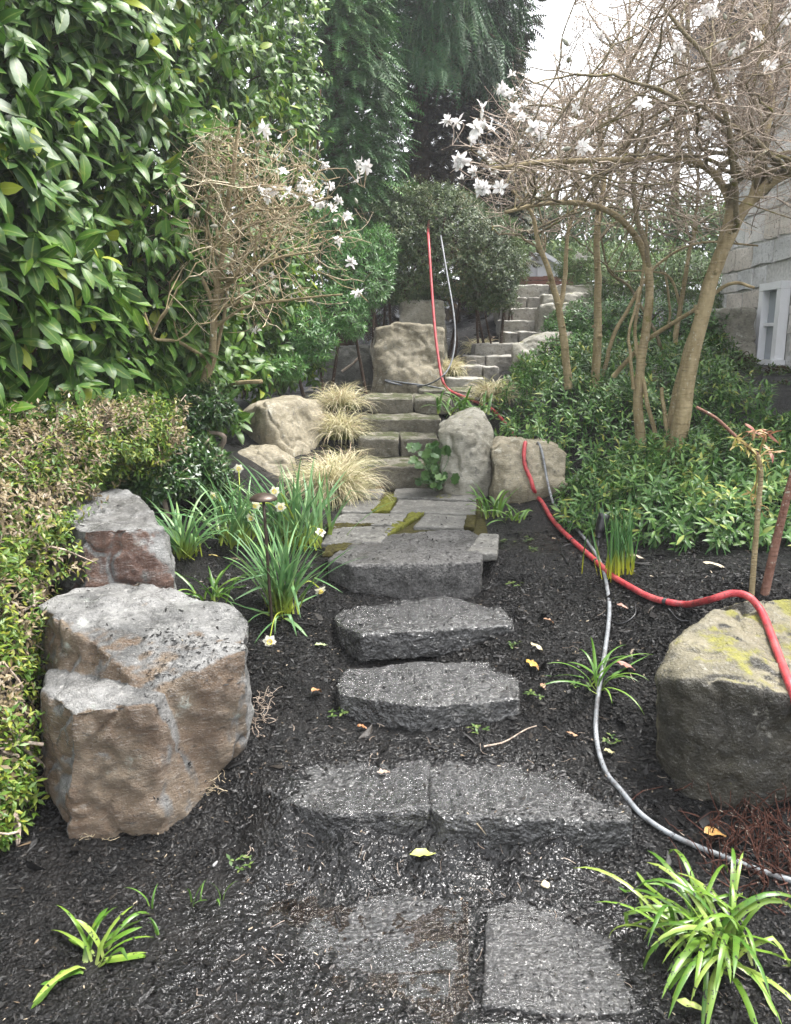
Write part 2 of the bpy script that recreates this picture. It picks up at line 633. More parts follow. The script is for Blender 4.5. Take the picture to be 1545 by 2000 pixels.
# ---------------------------------------------------------------- materials of the ground and the stones
def mulch_material():
    t = NT('wet_bark_mulch')
    c = t.coord()
    n1 = t.noise(c, 9, 5, 0.6)
    n2 = t.noise(t.mapping(c, (1, 1, 1)), 120, 4, 0.65)
    v = t.voro(c, 85)
    col = t.mix(t.step(n1, 0.35, 0.7), (0.0055, 0.0055, 0.0058), (0.0155, 0.0142, 0.0135))
    col = t.mix(t.step(n2, 0.62, 0.78), col, (0.045, 0.037, 0.03))
    pd = t.node('ShaderNodeVectorMath', {0: c, 1: (0.05, 1.75, 0.05)}, operation='DISTANCE').outputs['Value']
    near = t.step(t.math('ADD', pd, t.math('MULTIPLY', t.noise(c, 5, 4), .7)), 1.3, .7)
    wet = t.math('MAXIMUM', t.math('MULTIPLY', t.step(t.noise(c, 3.2, 3), 0.4, 0.66), .75), near)
    rough = t.node('ShaderNodeMapRange', {'Value': wet, 'To Min': 0.55, 'To Max': 0.10}).outputs['Result']
    b = t.bump(t.math('ADD', n2, t.math('MULTIPLY', v, 1.3)), 1.0, 0.016)
    b = t.bump(t.noise(c, 330, 3, .6), .5, .004, b)
    cn = t.bump(t.noise(c, 45, 2, .5), 1.0, .02)
    return t.done(t.pbr(col, rough, t.node('ShaderNodeMapRange', {'Value': near, 'To Min': .3, 'To Max': .4}).outputs['Result'], b, {'Coat Weight': t.math('MULTIPLY', near, .6), 'Coat Roughness': .07, 'Coat IOR': 1.5, 'Coat Normal': cn}))


def rock_material(name, base, second, lichen=None, lichen_amt=0.5, moss=None, moss_lo=0.55, wet=0.35, face=None, scale=1.0, streak=(1, 1, 1), bump=0.6, dark=(0.03, 0.03, 0.028), spec=0.5, fine=0.35, grain=0.55):
    """base/second: two mineral colours; lichen: pale crust; moss: grows where noise and upward faces let it;
    face: (colour, direction, lo, hi, second colour) iron-stained split face"""
    t = NT(name)
    c = t.coord()
    cs = t.mapping(c, streak, (0.35, 0.2, 0.5))
    n1 = t.noise(cs, 3.5 * scale, 6, 0.62, 0.4)
    n2 = t.noise(cs, 26 * scale, 5, 0.7)
    n3 = t.noise(cs, 130 * scale, 3, 0.7)
    col = t.mix(t.step(n1, 0.36, 0.64), base, second)
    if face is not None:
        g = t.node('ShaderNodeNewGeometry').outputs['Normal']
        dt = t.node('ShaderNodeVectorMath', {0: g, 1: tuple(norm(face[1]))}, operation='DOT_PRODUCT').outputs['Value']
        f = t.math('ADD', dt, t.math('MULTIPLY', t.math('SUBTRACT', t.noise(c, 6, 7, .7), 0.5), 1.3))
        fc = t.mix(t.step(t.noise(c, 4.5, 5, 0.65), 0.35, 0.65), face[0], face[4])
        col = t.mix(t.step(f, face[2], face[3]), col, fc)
    col = t.mix(t.math('MULTIPLY', t.step(n2, 0.5, 0.75), 0.75), col, dark)
    # mineral streaks along the bedding; pale speckles put wet sheen into the colour
    n4 = t.noise(t.mapping(c, (1, 1, 4.0), (0.25, 0.15, 0.3)), 34 * scale, 4, 0.75, 0.6)
    col = t.mix(t.math('MULTIPLY', t.step(n4, 0.52, 0.70), grain), col, t.mix(0.75, col, dark))
    col = t.mix(t.math('MULTIPLY', t.step(n4, 0.46, 0.34), grain), col, t.mix(0.45, col, (0.7, 0.68, 0.64)))
    col = t.mix(t.math('MULTIPLY', t.step(n3, 0.60, 0.72), 0.55), col, t.mix(0.5, col, (0.62, 0.62, 0.6)))
    if lichen is not None:
        l = t.noise(c, 7 * scale, 6, 0.72)
        col = t.mix(t.math('MULTIPLY', t.step(l, 0.62 - 0.12 * lichen_amt, 0.74 - 0.1 * lichen_amt), 0.75), col, lichen)
    if moss is not None:
        nz = t.normal_xyz().outputs['Z']
        mm = t.math('ADD', t.math('MULTIPLY', nz, 0.28), t.noise(c, 5.5 * scale, 7, 0.7))
        mf = t.step(mm, moss_lo, moss_lo + 0.12)
        col = t.mix(mf, col, t.mix(t.noise(c, 60, 3), tuple(x * 0.5 for x in moss), tuple(min(1, x * 1.5) for x in moss)))
    r = t.node('ShaderNodeMapRange', {'Value': t.noise(c, 2.6, 4), 'From Min': 0.35, 'From Max': 0.65, 'To Min': wet, 'To Max': min(0.95, wet + 0.3)}).outputs['Result']
    h = t.math('ADD', t.math('MULTIPLY', n2, 0.8), t.math('MULTIPLY', n3, 0.7))
    nb = t.bump(h, bump, 0.012)
    if fine:       # pitted wet surface that glints
        v1 = t.voro(c, 95)
        v2 = t.noise(c, 330, 2, .6)
        if fine > .75:
            nb = t.bump(t.noise(t.mapping(c, (1, 1.7, 1)), 42, 3, .6), 1.0, .03, nb)
        if fine > .5:
            pit = t.noise(t.mapping(c, (1, 1.6, 1)), 75, 4, .7)
            col = t.mix(t.math('MULTIPLY', t.step(pit, .5, .62), .85), col, (.010, .0095, .009))
            col = t.mix(t.math('MULTIPLY', t.step(pit, .45, .33), .5), col, t.mix(.35, col, (.45, .45, .45)))
            nb = t.bump(t.math('SUBTRACT', 1, pit), .9, .01, nb)
        nb = t.bump(t.math('ADD', v1, t.math('MULTIPLY', v2, .6)), fine, 0.006, nb)
    ex = None
    if fine > .75:       # film of water, smoother than the stone under it
        cn = t.bump(t.noise(t.mapping(c, (1, 1.8, 1)), 48, 2, .5), 1.0, .03)
        cn = t.bump(t.noise(c, 120, 2, .5), .5, .012, cn)
        ex = {'Coat Weight': 1.0, 'Coat Roughness': .045, 'Coat IOR': 1.6, 'Coat Normal': cn}
    return t.done(t.pbr(col, r, spec, nb, ex))


M_mulch = mulch_material()
M_wetstep = rock_material('wet_basalt', (0.018, 0.0175, 0.017), (0.052, 0.051, 0.049), (0.15, 0.15, 0.145), 0.1, None, 0.8, 0.10, scale=1.6, bump=1.0, spec=.8, dark=(.012, .012, .012), fine=1.0)
M_mudstep = rock_material('muddy_wet_basalt', (0.008, 0.008, 0.008), (0.026, 0.0255, 0.025), (0.07, 0.07, 0.068), 0.1, None, 0.8, 0.10, scale=1.6, bump=1.0, spec=.8, dark=(.008, .008, .008), fine=1.0)
M_drystep = rock_material('damp_basalt', (0.06, 0.057, 0.055), (0.125, 0.12, 0.116), (0.30, 0.31, 0.28), 0.2, (0.05, 0.06, 0.015), 0.92, 0.26, scale=1.6, bump=1.0, spec=.6, dark=(.02, .02, .019), fine=.7)
M_flag = rock_material('flagstone', (0.085, 0.082, 0.075), (0.14, 0.135, 0.12), (0.3, 0.3, 0.27), 0.1, (0.10, 0.10, 0.03), 0.98, 0.5, scale=1.3, bump=0.5)
M_wetflag = rock_material('wet_flagstone', (0.036, 0.035, 0.0345), (0.080, 0.078, 0.076), None, 0, None, 0.9, 0.14, scale=1.7, streak=(1, 2.2, 1), bump=0.9, spec=.6, dark=(.015, .014, .013), fine=.8)
M_upstep = rock_material('mossy_sandstone', (0.12, 0.108, 0.08), (0.21, 0.19, 0.148), (0.36, 0.36, 0.31), 0.25, (0.05, 0.055, 0.015), 0.68, 0.55, scale=1.3, bump=0.8)
M_farstep = rock_material('far_stair_stone', (0.25, 0.235, 0.205), (0.38, 0.36, 0.32), (0.4, 0.4, 0.36), 0.3, (0.08, 0.085, 0.025), 0.82, 0.6, scale=1.0, bump=0.7)
M_big = rock_material('split_granite_brown_face', (0.10, 0.10, 0.098), (0.25, 0.247, 0.24), (0.44, 0.48, 0.43), 0.2, (0.09, 0.10, 0.02), 1.12, 0.2,
                      face=((0.142, 0.092, 0.057), (0.12, -1, -0.15), 0.40, 0.72, (0.208, 0.158, 0.108)), scale=1.3, streak=(1, 1, 2.2), bump=1.0)
M_red = rock_material('wet_granite_red_face', (0.085, 0.083, 0.078), (0.23, 0.23, 0.225), (0.36, 0.37, 0.33), 0.1, None, 0.9, 0.22,
                      face=((0.12, 0.062, 0.045), (0.2, -1, -0.15), 0.72, 0.95, (0.17, 0.09, 0.06)), scale=1.4, streak=(1, 1, 2.2), bump=0.8)
M_tan = rock_material('tan_sandstone', (0.17, 0.145, 0.09), (0.28, 0.245, 0.17), (0.44, 0.43, 0.36), 0.3, (0.09, 0.09, 0.028), 0.84, 0.55, scale=1.0, streak=(1.5, 1.5, 0.8), bump=0.8)
M_grey = rock_material('grey_fieldstone', (0.17, 0.158, 0.118), (0.30, 0.285, 0.235), (0.48, 0.48, 0.43), 0.35, (0.12, 0.115, 0.03), 0.82, 0.55, scale=1.0, bump=0.6)
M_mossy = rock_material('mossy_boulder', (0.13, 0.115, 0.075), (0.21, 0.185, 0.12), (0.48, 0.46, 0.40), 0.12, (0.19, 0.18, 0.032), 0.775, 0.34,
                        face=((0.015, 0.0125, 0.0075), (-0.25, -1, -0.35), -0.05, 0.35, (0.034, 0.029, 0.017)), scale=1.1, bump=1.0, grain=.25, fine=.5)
M_darkblock = rock_material('dark_block', (0.09, 0.09, 0.075), (0.14, 0.14, 0.12), (0.2, 0.21, 0.17), 0.2, (0.05, 0.055, 0.02), 0.9, 0.6, bump=0.5)  # dark olive-grey mineral colours of the squared block


def moss_material(name, lo, hi):
    t = NT(name)
    c = t.coord()
    n = t.noise(c, 40, 5, 0.7)
    m = t.noise(c, 400, 3, 0.7)
    return t.done(t.pbr(t.ramp(n, [(0.3, lo), (0.68, hi)]), 0.9, 0.2, t.bump(t.math('ADD', n, m), 1.0, 0.012)))


M_moss = moss_material('bright_moss', (0.075, 0.08, 0.014), (0.22, 0.225, 0.035))
M_brownmoss = moss_material('brown_moss', (0.03, 0.025, 0.010), (0.095, 0.085, 0.02))

# ---------------------------------------------------------------- the ground sheet
gx = np.concatenate([-np.geomspace(2.1, 60, 46)[::-1], np.linspace(-2.08, 2.18, 330), np.geomspace(2.2, 60, 46)])
gy = np.concatenate([-np.geomspace(0.2, 40, 14)[::-1], np.linspace(0, 1.28, 20), np.linspace(1.3, 4.2, 235), 4.2 + np.geomspace(0.02, 6, 120), np.geomspace(10.4, 80, 36)])
GX, GY = np.meshgrid(gx, gy)
GZ = ground_z(GX.ravel(), GY.ravel())
nx, ny = len(gx), len(gy)
ii = (np.arange(ny - 1)[:, None] * nx + np.arange(nx - 1)[None]).ravel()
ground = link('ground', make_mesh('ground', np.stack([GX.ravel(), GY.ravel(), GZ], -1), np.stack([ii, ii + 1, ii + nx + 1, ii + nx], -1)), M_mulch, kind='structure')
ground['label'] = 'dark wet bark mulch covering the sloping garden beds'


# ---------------------------------------------------------------- steps and paving
def slab_hull(top, z, thick, grow=0.0):
    t = np.array([PZ(x, y, z) for x, y in top])
    c = t.mean(0)
    b = t.copy()
    b[:, :2] = c[:2] + (b[:, :2] - c[:2]) * (1 + grow)
    b[:, 2] -= thick
    return np.vstack([t, b])


ST = dict(amps=((0.2, 0.010), (0.06, 0.006), (0.02, 0.0030)), smooth=2)
# the wide step at the foot of the flight: two blocks side by side
wide = thing('stone_step', hit(840, 1600), 'lowest wide wet stone step of two dark blocks half buried in mulch', 'step')
wl = np.array(wide.location)
stone('block', [slab_hull([(505, 1536), (567, 1566), (645, 1590), (728, 1580), (842, 1574), (840, 1448), (550, 1452)], .168, .16)], M_mudstep, .010, parent=wide, loc=wl, seed=1, **ST)
stone('block', [slab_hull([(858, 1592), (997, 1582), (1080, 1592), (1244, 1604), (1210, 1470), (1060, 1440), (836, 1446), (836, 1574)], .166, .16)], M_mudstep, .010, parent=wide, loc=wl, seed=2, **ST)
stone('stone_step', [slab_hull([(653, 1336), (673, 1309), (793, 1292), (1018, 1293), (1014, 1364), (882, 1368), (828, 1380), (754, 1370), (661, 1355)], .29, .17, .0)], M_wetstep, .0085, seed=3,
      label='wet black stone step with scalloped front, second from the bottom', cat='step', **ST)
stone('stone_step', [slab_hull([(651, 1203), (688, 1165), (863, 1163), (979, 1185), (1004, 1206), (1008, 1218), (704, 1238), (661, 1219)], .388, .125, -.02)], M_wetstep, .0085, seed=4,
      label='wet dark stone step with pointed right end, third from the bottom', cat='step', **ST)
stone('stone_step', [slab_hull([(640, 1092), (662, 1060), (790, 1038), (905, 1030), (936, 1046), (943, 1096), (800, 1102), (690, 1104)], .545, .19, .0)], M_drystep, .010, seed=5,
      label='thick grey stone step with straight front at the edge of the paved landing', cat='step', **ST)

landing = link('landing_path', make_mesh('landing_path', np.array([PZ(x, y, .521) for x, y in [(628, 1070), (960, 1075), (935, 958), (700, 950)]]), np.array([[0, 1, 2, 3]])), M_brownmoss, kind='structure')
flags = [
    [(626, 1060), (650, 1026), (776, 1027), (742, 1058)],
    [(640, 1022), (668, 1001), (798, 1001), (780, 1024)],
    [(830, 1003), (928, 1006), (925, 1030), (806, 1027)],
    [(664, 998), (675, 976), (748, 976), (727, 998)],
    [(778, 974), (932, 980), (929, 1003), (760, 999)],
    [(700, 972), (706, 955), (752, 954), (742, 972)],
    [(765, 970), (772, 953), (850, 952), (925, 962), (930, 976)],
    [(908, 1078), (938, 1040), (975, 1042), (973, 1080)],
    [(700, 988), (715, 974), (742, 974), (735, 988)],
]
for k, f in enumerate(flags[:8]):
    stone('flagstone', [slab_hull(f, .545 if k != 7 else .548, .045)], M_flag, .010, parent=landing, loc=(0, 0, 0), seed=10 + k, smooth=1, amps=((0.2, 0.004), (0.05, 0.003)))


def moss_patch(name, poly, z, mat, label, cat='moss', seed=0.0, high=0.018):
    c = np.array([PZ(x, y, z) for x, y in poly])
    V, F = rough_solid([np.vstack([c + (0, 0, high * .5), c - (0, 0, .02)])], .008, smooth=2, amps=((0.03, 0.007), (0.012, 0.005)), seed=seed)
    loc = c.mean(0)
    return link(name, make_mesh(name, V - loc, F), mat, loc=loc, label=label, cat=cat)


moss_patch('moss_patch', [(732, 1060), (742, 1058), (798, 1022), (772, 1020), (757, 1036)], .535, M_moss, 'bright yellow moss in the joint nearest the thick grey step', seed=1)
moss_patch('moss_patch', [(795, 1024), (832, 1002), (800, 1002), (786, 1018)], .535, M_moss, 'yellow moss patch in the middle joint of the landing paving', seed=2)
moss_patch('moss_patch', [(724, 1000), (762, 999), (778, 969), (757, 967), (741, 980)], .535, M_moss, 'long yellow moss strip in the far joint of the landing paving', seed=3)
moss_patch('moss_patch', [(850, 975), (880, 975), (905, 958), (858, 955)], .535, M_moss, 'yellow moss tuft at the far right corner of the landing', seed=4)
moss_patch('moss_patch', [(636, 1024), (735, 1024), (700, 1028), (645, 1036)], .538, M_brownmoss, 'brown moss line along the left paving joint beside the daffodils', seed=5)
moss_patch('moss_patch', [(628, 1084), (672, 1076), (690, 1062), (640, 1066)], .545, M_brownmoss, 'brown moss cushion on the left corner of the thick grey step', seed=6)
moss_patch('moss_patch', [(905, 1030), (928, 1032), (930, 1008), (912, 1006)], .545, M_brownmoss, 'olive moss cushion on the right edge of the landing paving', seed=7)


def step_blocks(cuts, y_top, Yf, Yb, h, label, mat, seed, tilt=0.0):
    """one riser: blocks side by side between the pixel columns cuts"""
    base = P((cuts[0] + cuts[-1]) / 2, y_top, Yf) - (0, 0, h)
    root = thing('stone_step', base, label, 'step') if len(cuts) > 2 else None
    for k in range(len(cuts) - 1):
        jit = rng.uniform(-.012, .012, 4)
        a, b = P(cuts[k] + (1.2 if k else 0), y_top + tilt * k, Yf + jit[0]), P(cuts[k + 1] - (1.2 if k < len(cuts) - 2 else 0), y_top + tilt * (k + .5), Yf + jit[1])
        b[2] = a[2] + jit[2]
        c, d = b + (0.01, Yb - Yf, .01), a + (-0.01, Yb - Yf, .01)
        top = np.array([a, b, c, d])
        bot = top - (0, 0, h)
        bot[:2, 1] += .015
        kw = dict(seed=seed + k, smooth=2, amps=((0.2, 0.014), (0.07, 0.008), (0.025, 0.003)))
        if root is None:
            stone('stone_step', [np.vstack([top, bot])], mat, .011, label=label, cat='step', **kw)
        else:
            stone('block', [np.vstack([top, bot])], mat, .011, parent=root, loc=base, **kw)


step_blocks([700, 845], 911, 5.30, 5.74, .17, 'lowest mossy step of the tan flight beyond the paved landing', M_upstep, 20)
step_blocks([702, 781, 856], 855, 5.68, 6.15, .155, 'second tan step up from the landing, of two blocks', M_upstep, 22)
step_blocks([704, 862], 817, 6.05, 6.5, .145, 'third tan step up from the landing, one long block', M_upstep, 25)
step_blocks([706, 809, 884], 780, 6.42, 7.05, .13, 'top step of the tan flight with two flat blocks', M_upstep, 27)
# the upper landing and the stair that climbs away to the right
step_blocks([820, 884, 945], 762.5, 7.05, 7.75, .10, 'flat paving of the upper landing where the red hose lies', M_upstep, 30)
far = [(872, 944, 739, 7.60), (900, 975, 716, 7.95), (910, 1004, 695, 8.30), (928, 1008, 672, 8.65), (985, 1056, 648, 9.0), (980, 1056, 625, 9.35), (980, 1054, 602, 9.7), (992, 1058, 580, 10.05), (1006, 1074, 557, 10.4)]
ordn = ['first', 'second', 'third', 'fourth', 'fifth', 'sixth', 'seventh', 'eighth', 'ninth and topmost']
for k, (x0, x1, y, Y) in enumerate(far):
    cut = [x0, x1] if k in (0, 3, 5, 6, 8) else [x0, x0 + (x1 - x0) * (0.42 + 0.16 * (k % 2)), x1]
    step_blocks(cut, y, Y, Y + .42, .18, ordn[k] + ' step of the distant stair climbing to the white hut', M_farstep, 40 + 2 * k)

# foreground paving, half under mud
front = link('foreground_path', make_mesh('foreground_path', np.array([PZ(x, y, -.03) for x, y in [(560, 2060), (1330, 2060), (1260, 1730), (600, 1710)]]), np.array([[0, 1, 2, 3]])), M_mulch, kind='structure')
FK = dict(parent=front, loc=(0, 0, 0), smooth=1, amps=((0.2, 0.005), (0.05, 0.003), (0.015, .0018)))
stone('flagstone', [slab_hull([(950, 1772), (1040, 1745), (1205, 1725), (1250, 1800), (1300, 1975), (1100, 1982), (940, 1962)], .010, .06)], M_wetflag, .0085, seed=61, **FK)
stone('flagstone', [slab_hull([(560, 1860), (640, 1740), (720, 1705), (900, 1745), (912, 1800), (895, 1892), (700, 1905)], -.003, .06)], M_mudstep, .0085, seed=62, **FK)
stone('flagstone', [slab_hull([(560, 1912), (890, 1898), (885, 2060), (600, 2060)], -.007, .06)], M_mudstep, .0085, seed=63, **FK)
stone('flagstone', [slab_hull([(925, 1990), (1030, 1995), (1300, 1995), (1310, 2070), (920, 2070)], .010, .06)], M_wetflag, .0085, seed=64, **FK)

# standing water
t = NT('puddle_water')
t_n = t.noise(t.coord(), 80, 3)
M_water = t.done(t.node('ShaderNodeMixShader', {0: 0.45, 1: t.pbr((0.011, 0.0075, 0.0052), 0.05, 0.9, t.bump(t_n, 0.9, 0.012)), 2: t.node('ShaderNodeBsdfTransparent', {'Color': (0.55, 0.42, 0.3)}).outputs[0]}).outputs[0])
wc = np.array([PZ(x, y, -0.0062) for x, y in [(150, 2080), (330, 1790), (560, 1700), (760, 1690), (915, 1760), (915, 2080)]])
link('puddle_water', make_mesh('puddle_water', wc, np.array([[0, 1, 2, 3, 4, 5]])), M_water, kind='structure')


# ---------------------------------------------------------------- boulders
def H(pts, drop=None):
    q = np.array([P(*c) for c in pts])
    if drop is not None:
        low = q.copy()
        low[:, 2] = drop
        q = np.vstack([q, low])
    return q


BIG = dict(smooth=3, amps=((0.35, 0.030), (0.13, 0.016), (0.045, 0.0048), (0.016, 0.0016)), crack=(.42, .014, .022))
upper = H([(106, 1206, 2.45), (72, 1184, 2.6), (159, 1143, 2.8), (272, 1127, 2.88), (376, 1172, 2.68), (478, 1190, 2.6), (489, 1208, 2.5), (482, 1268, 2.33), (300, 1350, 2.22), (255, 1320, 2.30)])
upl = H([(106, 1480, 2.45), (489, 1455, 2.42), (491, 1376, 2.40), (408, 1545, 2.25), (300, 1598, 2.16), (255, 1560, 2.3)])
upl2 = np.vstack([upper, upl, upl * (1, 1, 0) + (0, 0, -.06), (upper * (1, 1, 0) + (0, 0, -.06))[1:6]])
lower = H([(84, 1345, 2.30), (96, 1308, 2.42), (258, 1325, 2.34), (318, 1352, 2.22), (300, 1372, 2.15), (131, 1390, 2.11)])
lowl = H([(131, 1632, 2.07), (317, 1592, 2.14), (408, 1546, 2.245), (84, 1560, 2.3), (96, 1500, 2.5), (300, 1500, 2.3)])
stone('boulder', [upl2, np.vstack([lower, lowl, lowl * (1, 1, 0) + (0, 0, -.06)])], M_big, .0095, seed=70, strata=((0.3, 0.2, 1), 14, .010),
      label='large brown faced boulder with a notched ledge beside the lowest step', cat='boulder', **BIG)
b2 = H([(163, 1037, 2.95), (240, 1030, 2.97), (326, 1028, 3.08), (340, 1076, 3.1), (150, 960, 3.5), (236, 955, 3.5), (281, 972, 3.36), (62, 992, 3.25), (100, 962, 3.5)])
b2l = H([(159, 1145, 2.92), (342, 1130, 3.05), (90, 1150, 3.25), (342, 1090, 3.4)])
stone('boulder', [np.vstack([b2, b2l, (np.vstack([b2, b2l]) * (1, 1, 0) + (0, 0, .3))])], M_red, .0095, seed=72, label='wet grey boulder with a red brown face between box hedge and daffodils', cat='boulder', **BIG)
rb = H([(1382, 1188, 2.55), (1430, 1166, 2.62), (1478, 1165, 2.66), (1560, 1167, 2.7), (1700, 1190, 2.7), (1352, 1219, 2.48), (1319, 1262, 2.38), (1301, 1300, 2.30), (1291, 1335, 2.24), (1335, 1330, 2.16), (1430, 1330, 2.12), (1545, 1362, 2.08), (1720, 1370, 2.1)])
rbl = H([(1281, 1465, 2.30), (1290, 1545, 2.24), (1340, 1602, 2.13), (1415, 1630, 2.07), (1545, 1632, 2.05), (1720, 1620, 2.1), (1720, 1500, 2.6)])
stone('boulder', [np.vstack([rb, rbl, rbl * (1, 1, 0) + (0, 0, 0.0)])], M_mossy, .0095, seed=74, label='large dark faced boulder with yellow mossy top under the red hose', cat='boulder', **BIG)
MID = dict(smooth=2, amps=((0.3, 0.03), (0.1, 0.014), (0.035, 0.005)), crack=(.45, .016, .03))
b3 = H([(466, 806, 5.75), (491, 791, 5.75), (521, 784, 5.6), (573, 781, 5.75), (612, 792, 5.9), (626, 808, 5.9), (635, 830, 5.9), (632, 862, 5.85), (600, 893, 5.65), (564, 904, 5.5), (465, 876, 5.7), (522, 900, 5.5), (520, 790, 5.5)])
stone('boulder', [np.vstack([b3, b3 + (0, .45, 0), b3 * (1, 1, 0) + (0, 0, .5)])], M_tan, .015, seed=76, label='tall tan boulder streaked with lichen beside the upper grass tufts', cat='boulder', **MID)
b4 = H([(456, 890, 5.2), (479, 878, 5.25), (500, 881, 5.25), (530, 878, 5.25), (552, 892, 5.2), (566, 908, 5.15), (570, 936, 5.1), (450, 936, 5.1)])
stone('boulder', [np.vstack([b4, b4 + (0, .35, 0), b4 * (1, 1, 0) + (0, 0, .4)])], M_tan, .013, seed=77, label='low rounded tan boulder in front of the tall tan one', cat='boulder', **MID)
b5 = H([(853, 838, 5.2), (877, 818, 5.25), (925, 801, 5.35), (945, 803, 5.35), (964, 842, 5.25), (958, 922, 5.1), (901, 932, 5.02), (861, 912, 5.1), (905, 850, 5.05)])
stone('boulder', [np.vstack([b5, b5 + (0.03, .4, 0), b5 * (1, 1, 0) + (0, 0, .4)])], M_grey, .014, seed=78, label='upright pale grey boulder flanking the tan flight of steps', cat='boulder', **MID)
b6 = H([(958, 880, 4.98), (981, 867, 5.05), (1074, 870, 5.0), (1110, 885, 4.95), (1112, 945, 4.85), (1021, 962, 4.8), (962, 940, 4.9)])
stone('boulder', [np.vstack([b6, b6 + (0.03, .4, 0), b6 * (1, 1, 0) + (0, 0, .4)])], M_tan, .014, seed=79, label='squat tan boulder crossed by the red hose above the mulch', cat='boulder', **MID)
b7 = H([(727, 669, 7.7), (733, 638, 7.75), (781, 630, 7.75), (841, 635, 7.75), (867, 642, 7.75), (869, 701, 7.65), (858, 741, 7.6), (805, 752, 7.5), (765, 738, 7.55), (728, 713, 7.65)])
stone('boulder', [np.vstack([b7, b7 + (0, .45, 0), b7 * (1, 1, 0) + (0, 0, .95)])], M_tan, .018, seed=80, label='big cracked tan boulder behind the hoses at the upper landing', cat='boulder', **MID)
b8 = H([(781, 590, 8.3), (805, 584, 8.3), (869, 586, 8.3), (874, 660, 8.3), (778, 660, 8.3)])
stone('boulder', [np.vstack([b8, b8 + (0, .4, 0), b8 * (1, 1, 0) + (0, 0, 1.1)])], M_grey, .02, seed=81, label='flat faced grey stone standing above the big cracked boulder', cat='boulder', **MID)
b9 = H([(620, 682, 8.2), (632, 676, 8.2), (724, 673, 8.2), (727, 732, 8.15), (622, 732, 8.15)])
stone('boulder', [np.vstack([b9, b9 + (0, .3, 0), b9 * (1, 1, 0) + (0, 0, 1.0)])], M_darkblock, .02, seed=82, label='dark squared stone block behind the two small path lights', cat='boulder', **MID)
b10 = H([(1001, 676, 7.95), (1041, 658, 8.0), (1067, 651, 8.05), (1096, 649, 8.1), (1119, 646, 8.15), (1100, 690, 7.95), (1028, 712, 7.85), (1001, 706, 7.9)])
stone('boulder', [np.vstack([b10, b10 + (0.03, .3, .02), b10 * (1, 1, 0) + (0, 0, 1.0)])], M_grey, .018, seed=83, label='long sloping grey boulder on the right of the distant stair', cat='boulder', **MID)
b11 = H([(1051, 596, 9.15), (1080, 590, 9.15), (1090, 606, 9.1), (1092, 650, 9.1), (1050, 652, 9.1)])
stone('boulder', [np.vstack([b11, b11 + (0, .35, 0), b11 * (1, 1, 0) + (0, 0, 1.3)])], M_grey, .02, seed=84, label='pale squarish boulder halfway up the distant stair', cat='boulder', **MID)
for k, (x0, x1, y0, y1, Y, lab) in enumerate([
        (1076, 1160, 553, 572, 10.3, 'topmost layered stone beside the end of the distant stair'),
        (1062, 1215, 571, 590, 9.9, 'long flat stone course right of the distant stair'),
        (1094, 1156, 588, 608, 9.5, 'short flat stone below the long flat course near the stair'),
        (973, 988, 562, 612, 9.95, 'thin upright stone slab left of the distant stair'),
        (1394, 1478, 600, 700, 7.7, 'squared grey boulder at the foot of the stone house')]):
    q = H([(x0, y0 + 3, Y), (x0 + (x1 - x0) * .4, y0, Y), (x1, y0 + 2, Y), (x1 + 2, y1, Y - .03), (x0 - 2, y1, Y - .03)])
    stone('boulder', [np.vstack([q, q + (0, .35, 0), q - (0, -.05, .25)])], M_grey, .02, seed=90 + k, label=lab, cat='boulder', **MID)
q = H([(1190, 752, 6.5), (1236, 724, 6.55), (1302, 718, 6.6), (1310, 765, 6.45), (1195, 768, 6.45)])
stone('boulder', [np.vstack([q, q + (0, .4, 0), q - (0, 0, .2)])], M_grey, .018, seed=96, label='smooth brown grey rock half hidden in the evergreen ground cover', cat='boulder', **MID)
q = H([(1372, 684, 7.3), (1382, 680, 7.3), (1392, 690, 7.3), (1390, 712, 7.28), (1368, 712, 7.28)])
stone('boulder', [np.vstack([q, q + (0, .2, 0), q - (0, 0, .1)])], M_tan, .015, seed=97, label='small reddish rock peeping out behind the leaning magnolia trunk', cat='boulder', **MID)

# ---------------------------------------------------------------- vegetation: materials
M_laurel = leaf_mat('laurel_leaf', [(0, (0.02, 0.056, 0.009)), (0.55, (0.048, 0.12, 0.014)), (0.85, (0.095, 0.19, 0.018)), (1, (0.26, 0.30, 0.03))], 0.40, 0.26, 0.24, mid=True)
M_box = leaf_mat('box_leaf', [(0, (0.035, 0.09, 0.012)), (0.32, (0.10, 0.17, 0.02)), (0.46, (0.22, 0.24, 0.035)), (0.54, (0.15, 0.11, 0.055)), (0.75, (0.29, 0.235, 0.15)), (1, (0.085, 0.055, 0.035))], 0.42, 0.35, 0.2)
M_dark = leaf_mat('glossy_dark_leaf', [(0, (0.012, 0.04, 0.009)), (0.6, (0.03, 0.08, 0.016)), (1, (0.09, 0.15, 0.03))], 0.3, 0.5, 0.15)
M_choisya = leaf_mat('fine_green_leaf', [(0, (0.035, 0.11, 0.028)), (0.6, (0.07, 0.19, 0.04)), (1, (0.14, 0.26, 0.06))], 0.4, 0.4, 0.2)
M_dome = leaf_mat('dome_shrub_leaf', [(0, (0.03, 0.055, 0.018)), (0.5, (0.06, 0.10, 0.035)), (0.85, (0.13, 0.155, 0.06)), (1, (0.19, 0.14, 0.065))], 0.45, 0.35, 0.2)
M_cover = leaf_mat('ground_cover_leaf', [(0, (0.03, 0.085, 0.022)), (0.6, (0.08, 0.185, 0.045)), (0.9, (0.15, 0.26, 0.06)), (1, (0.33, 0.34, 0.08))], 0.36, 0.36, 0.22, mid=True)
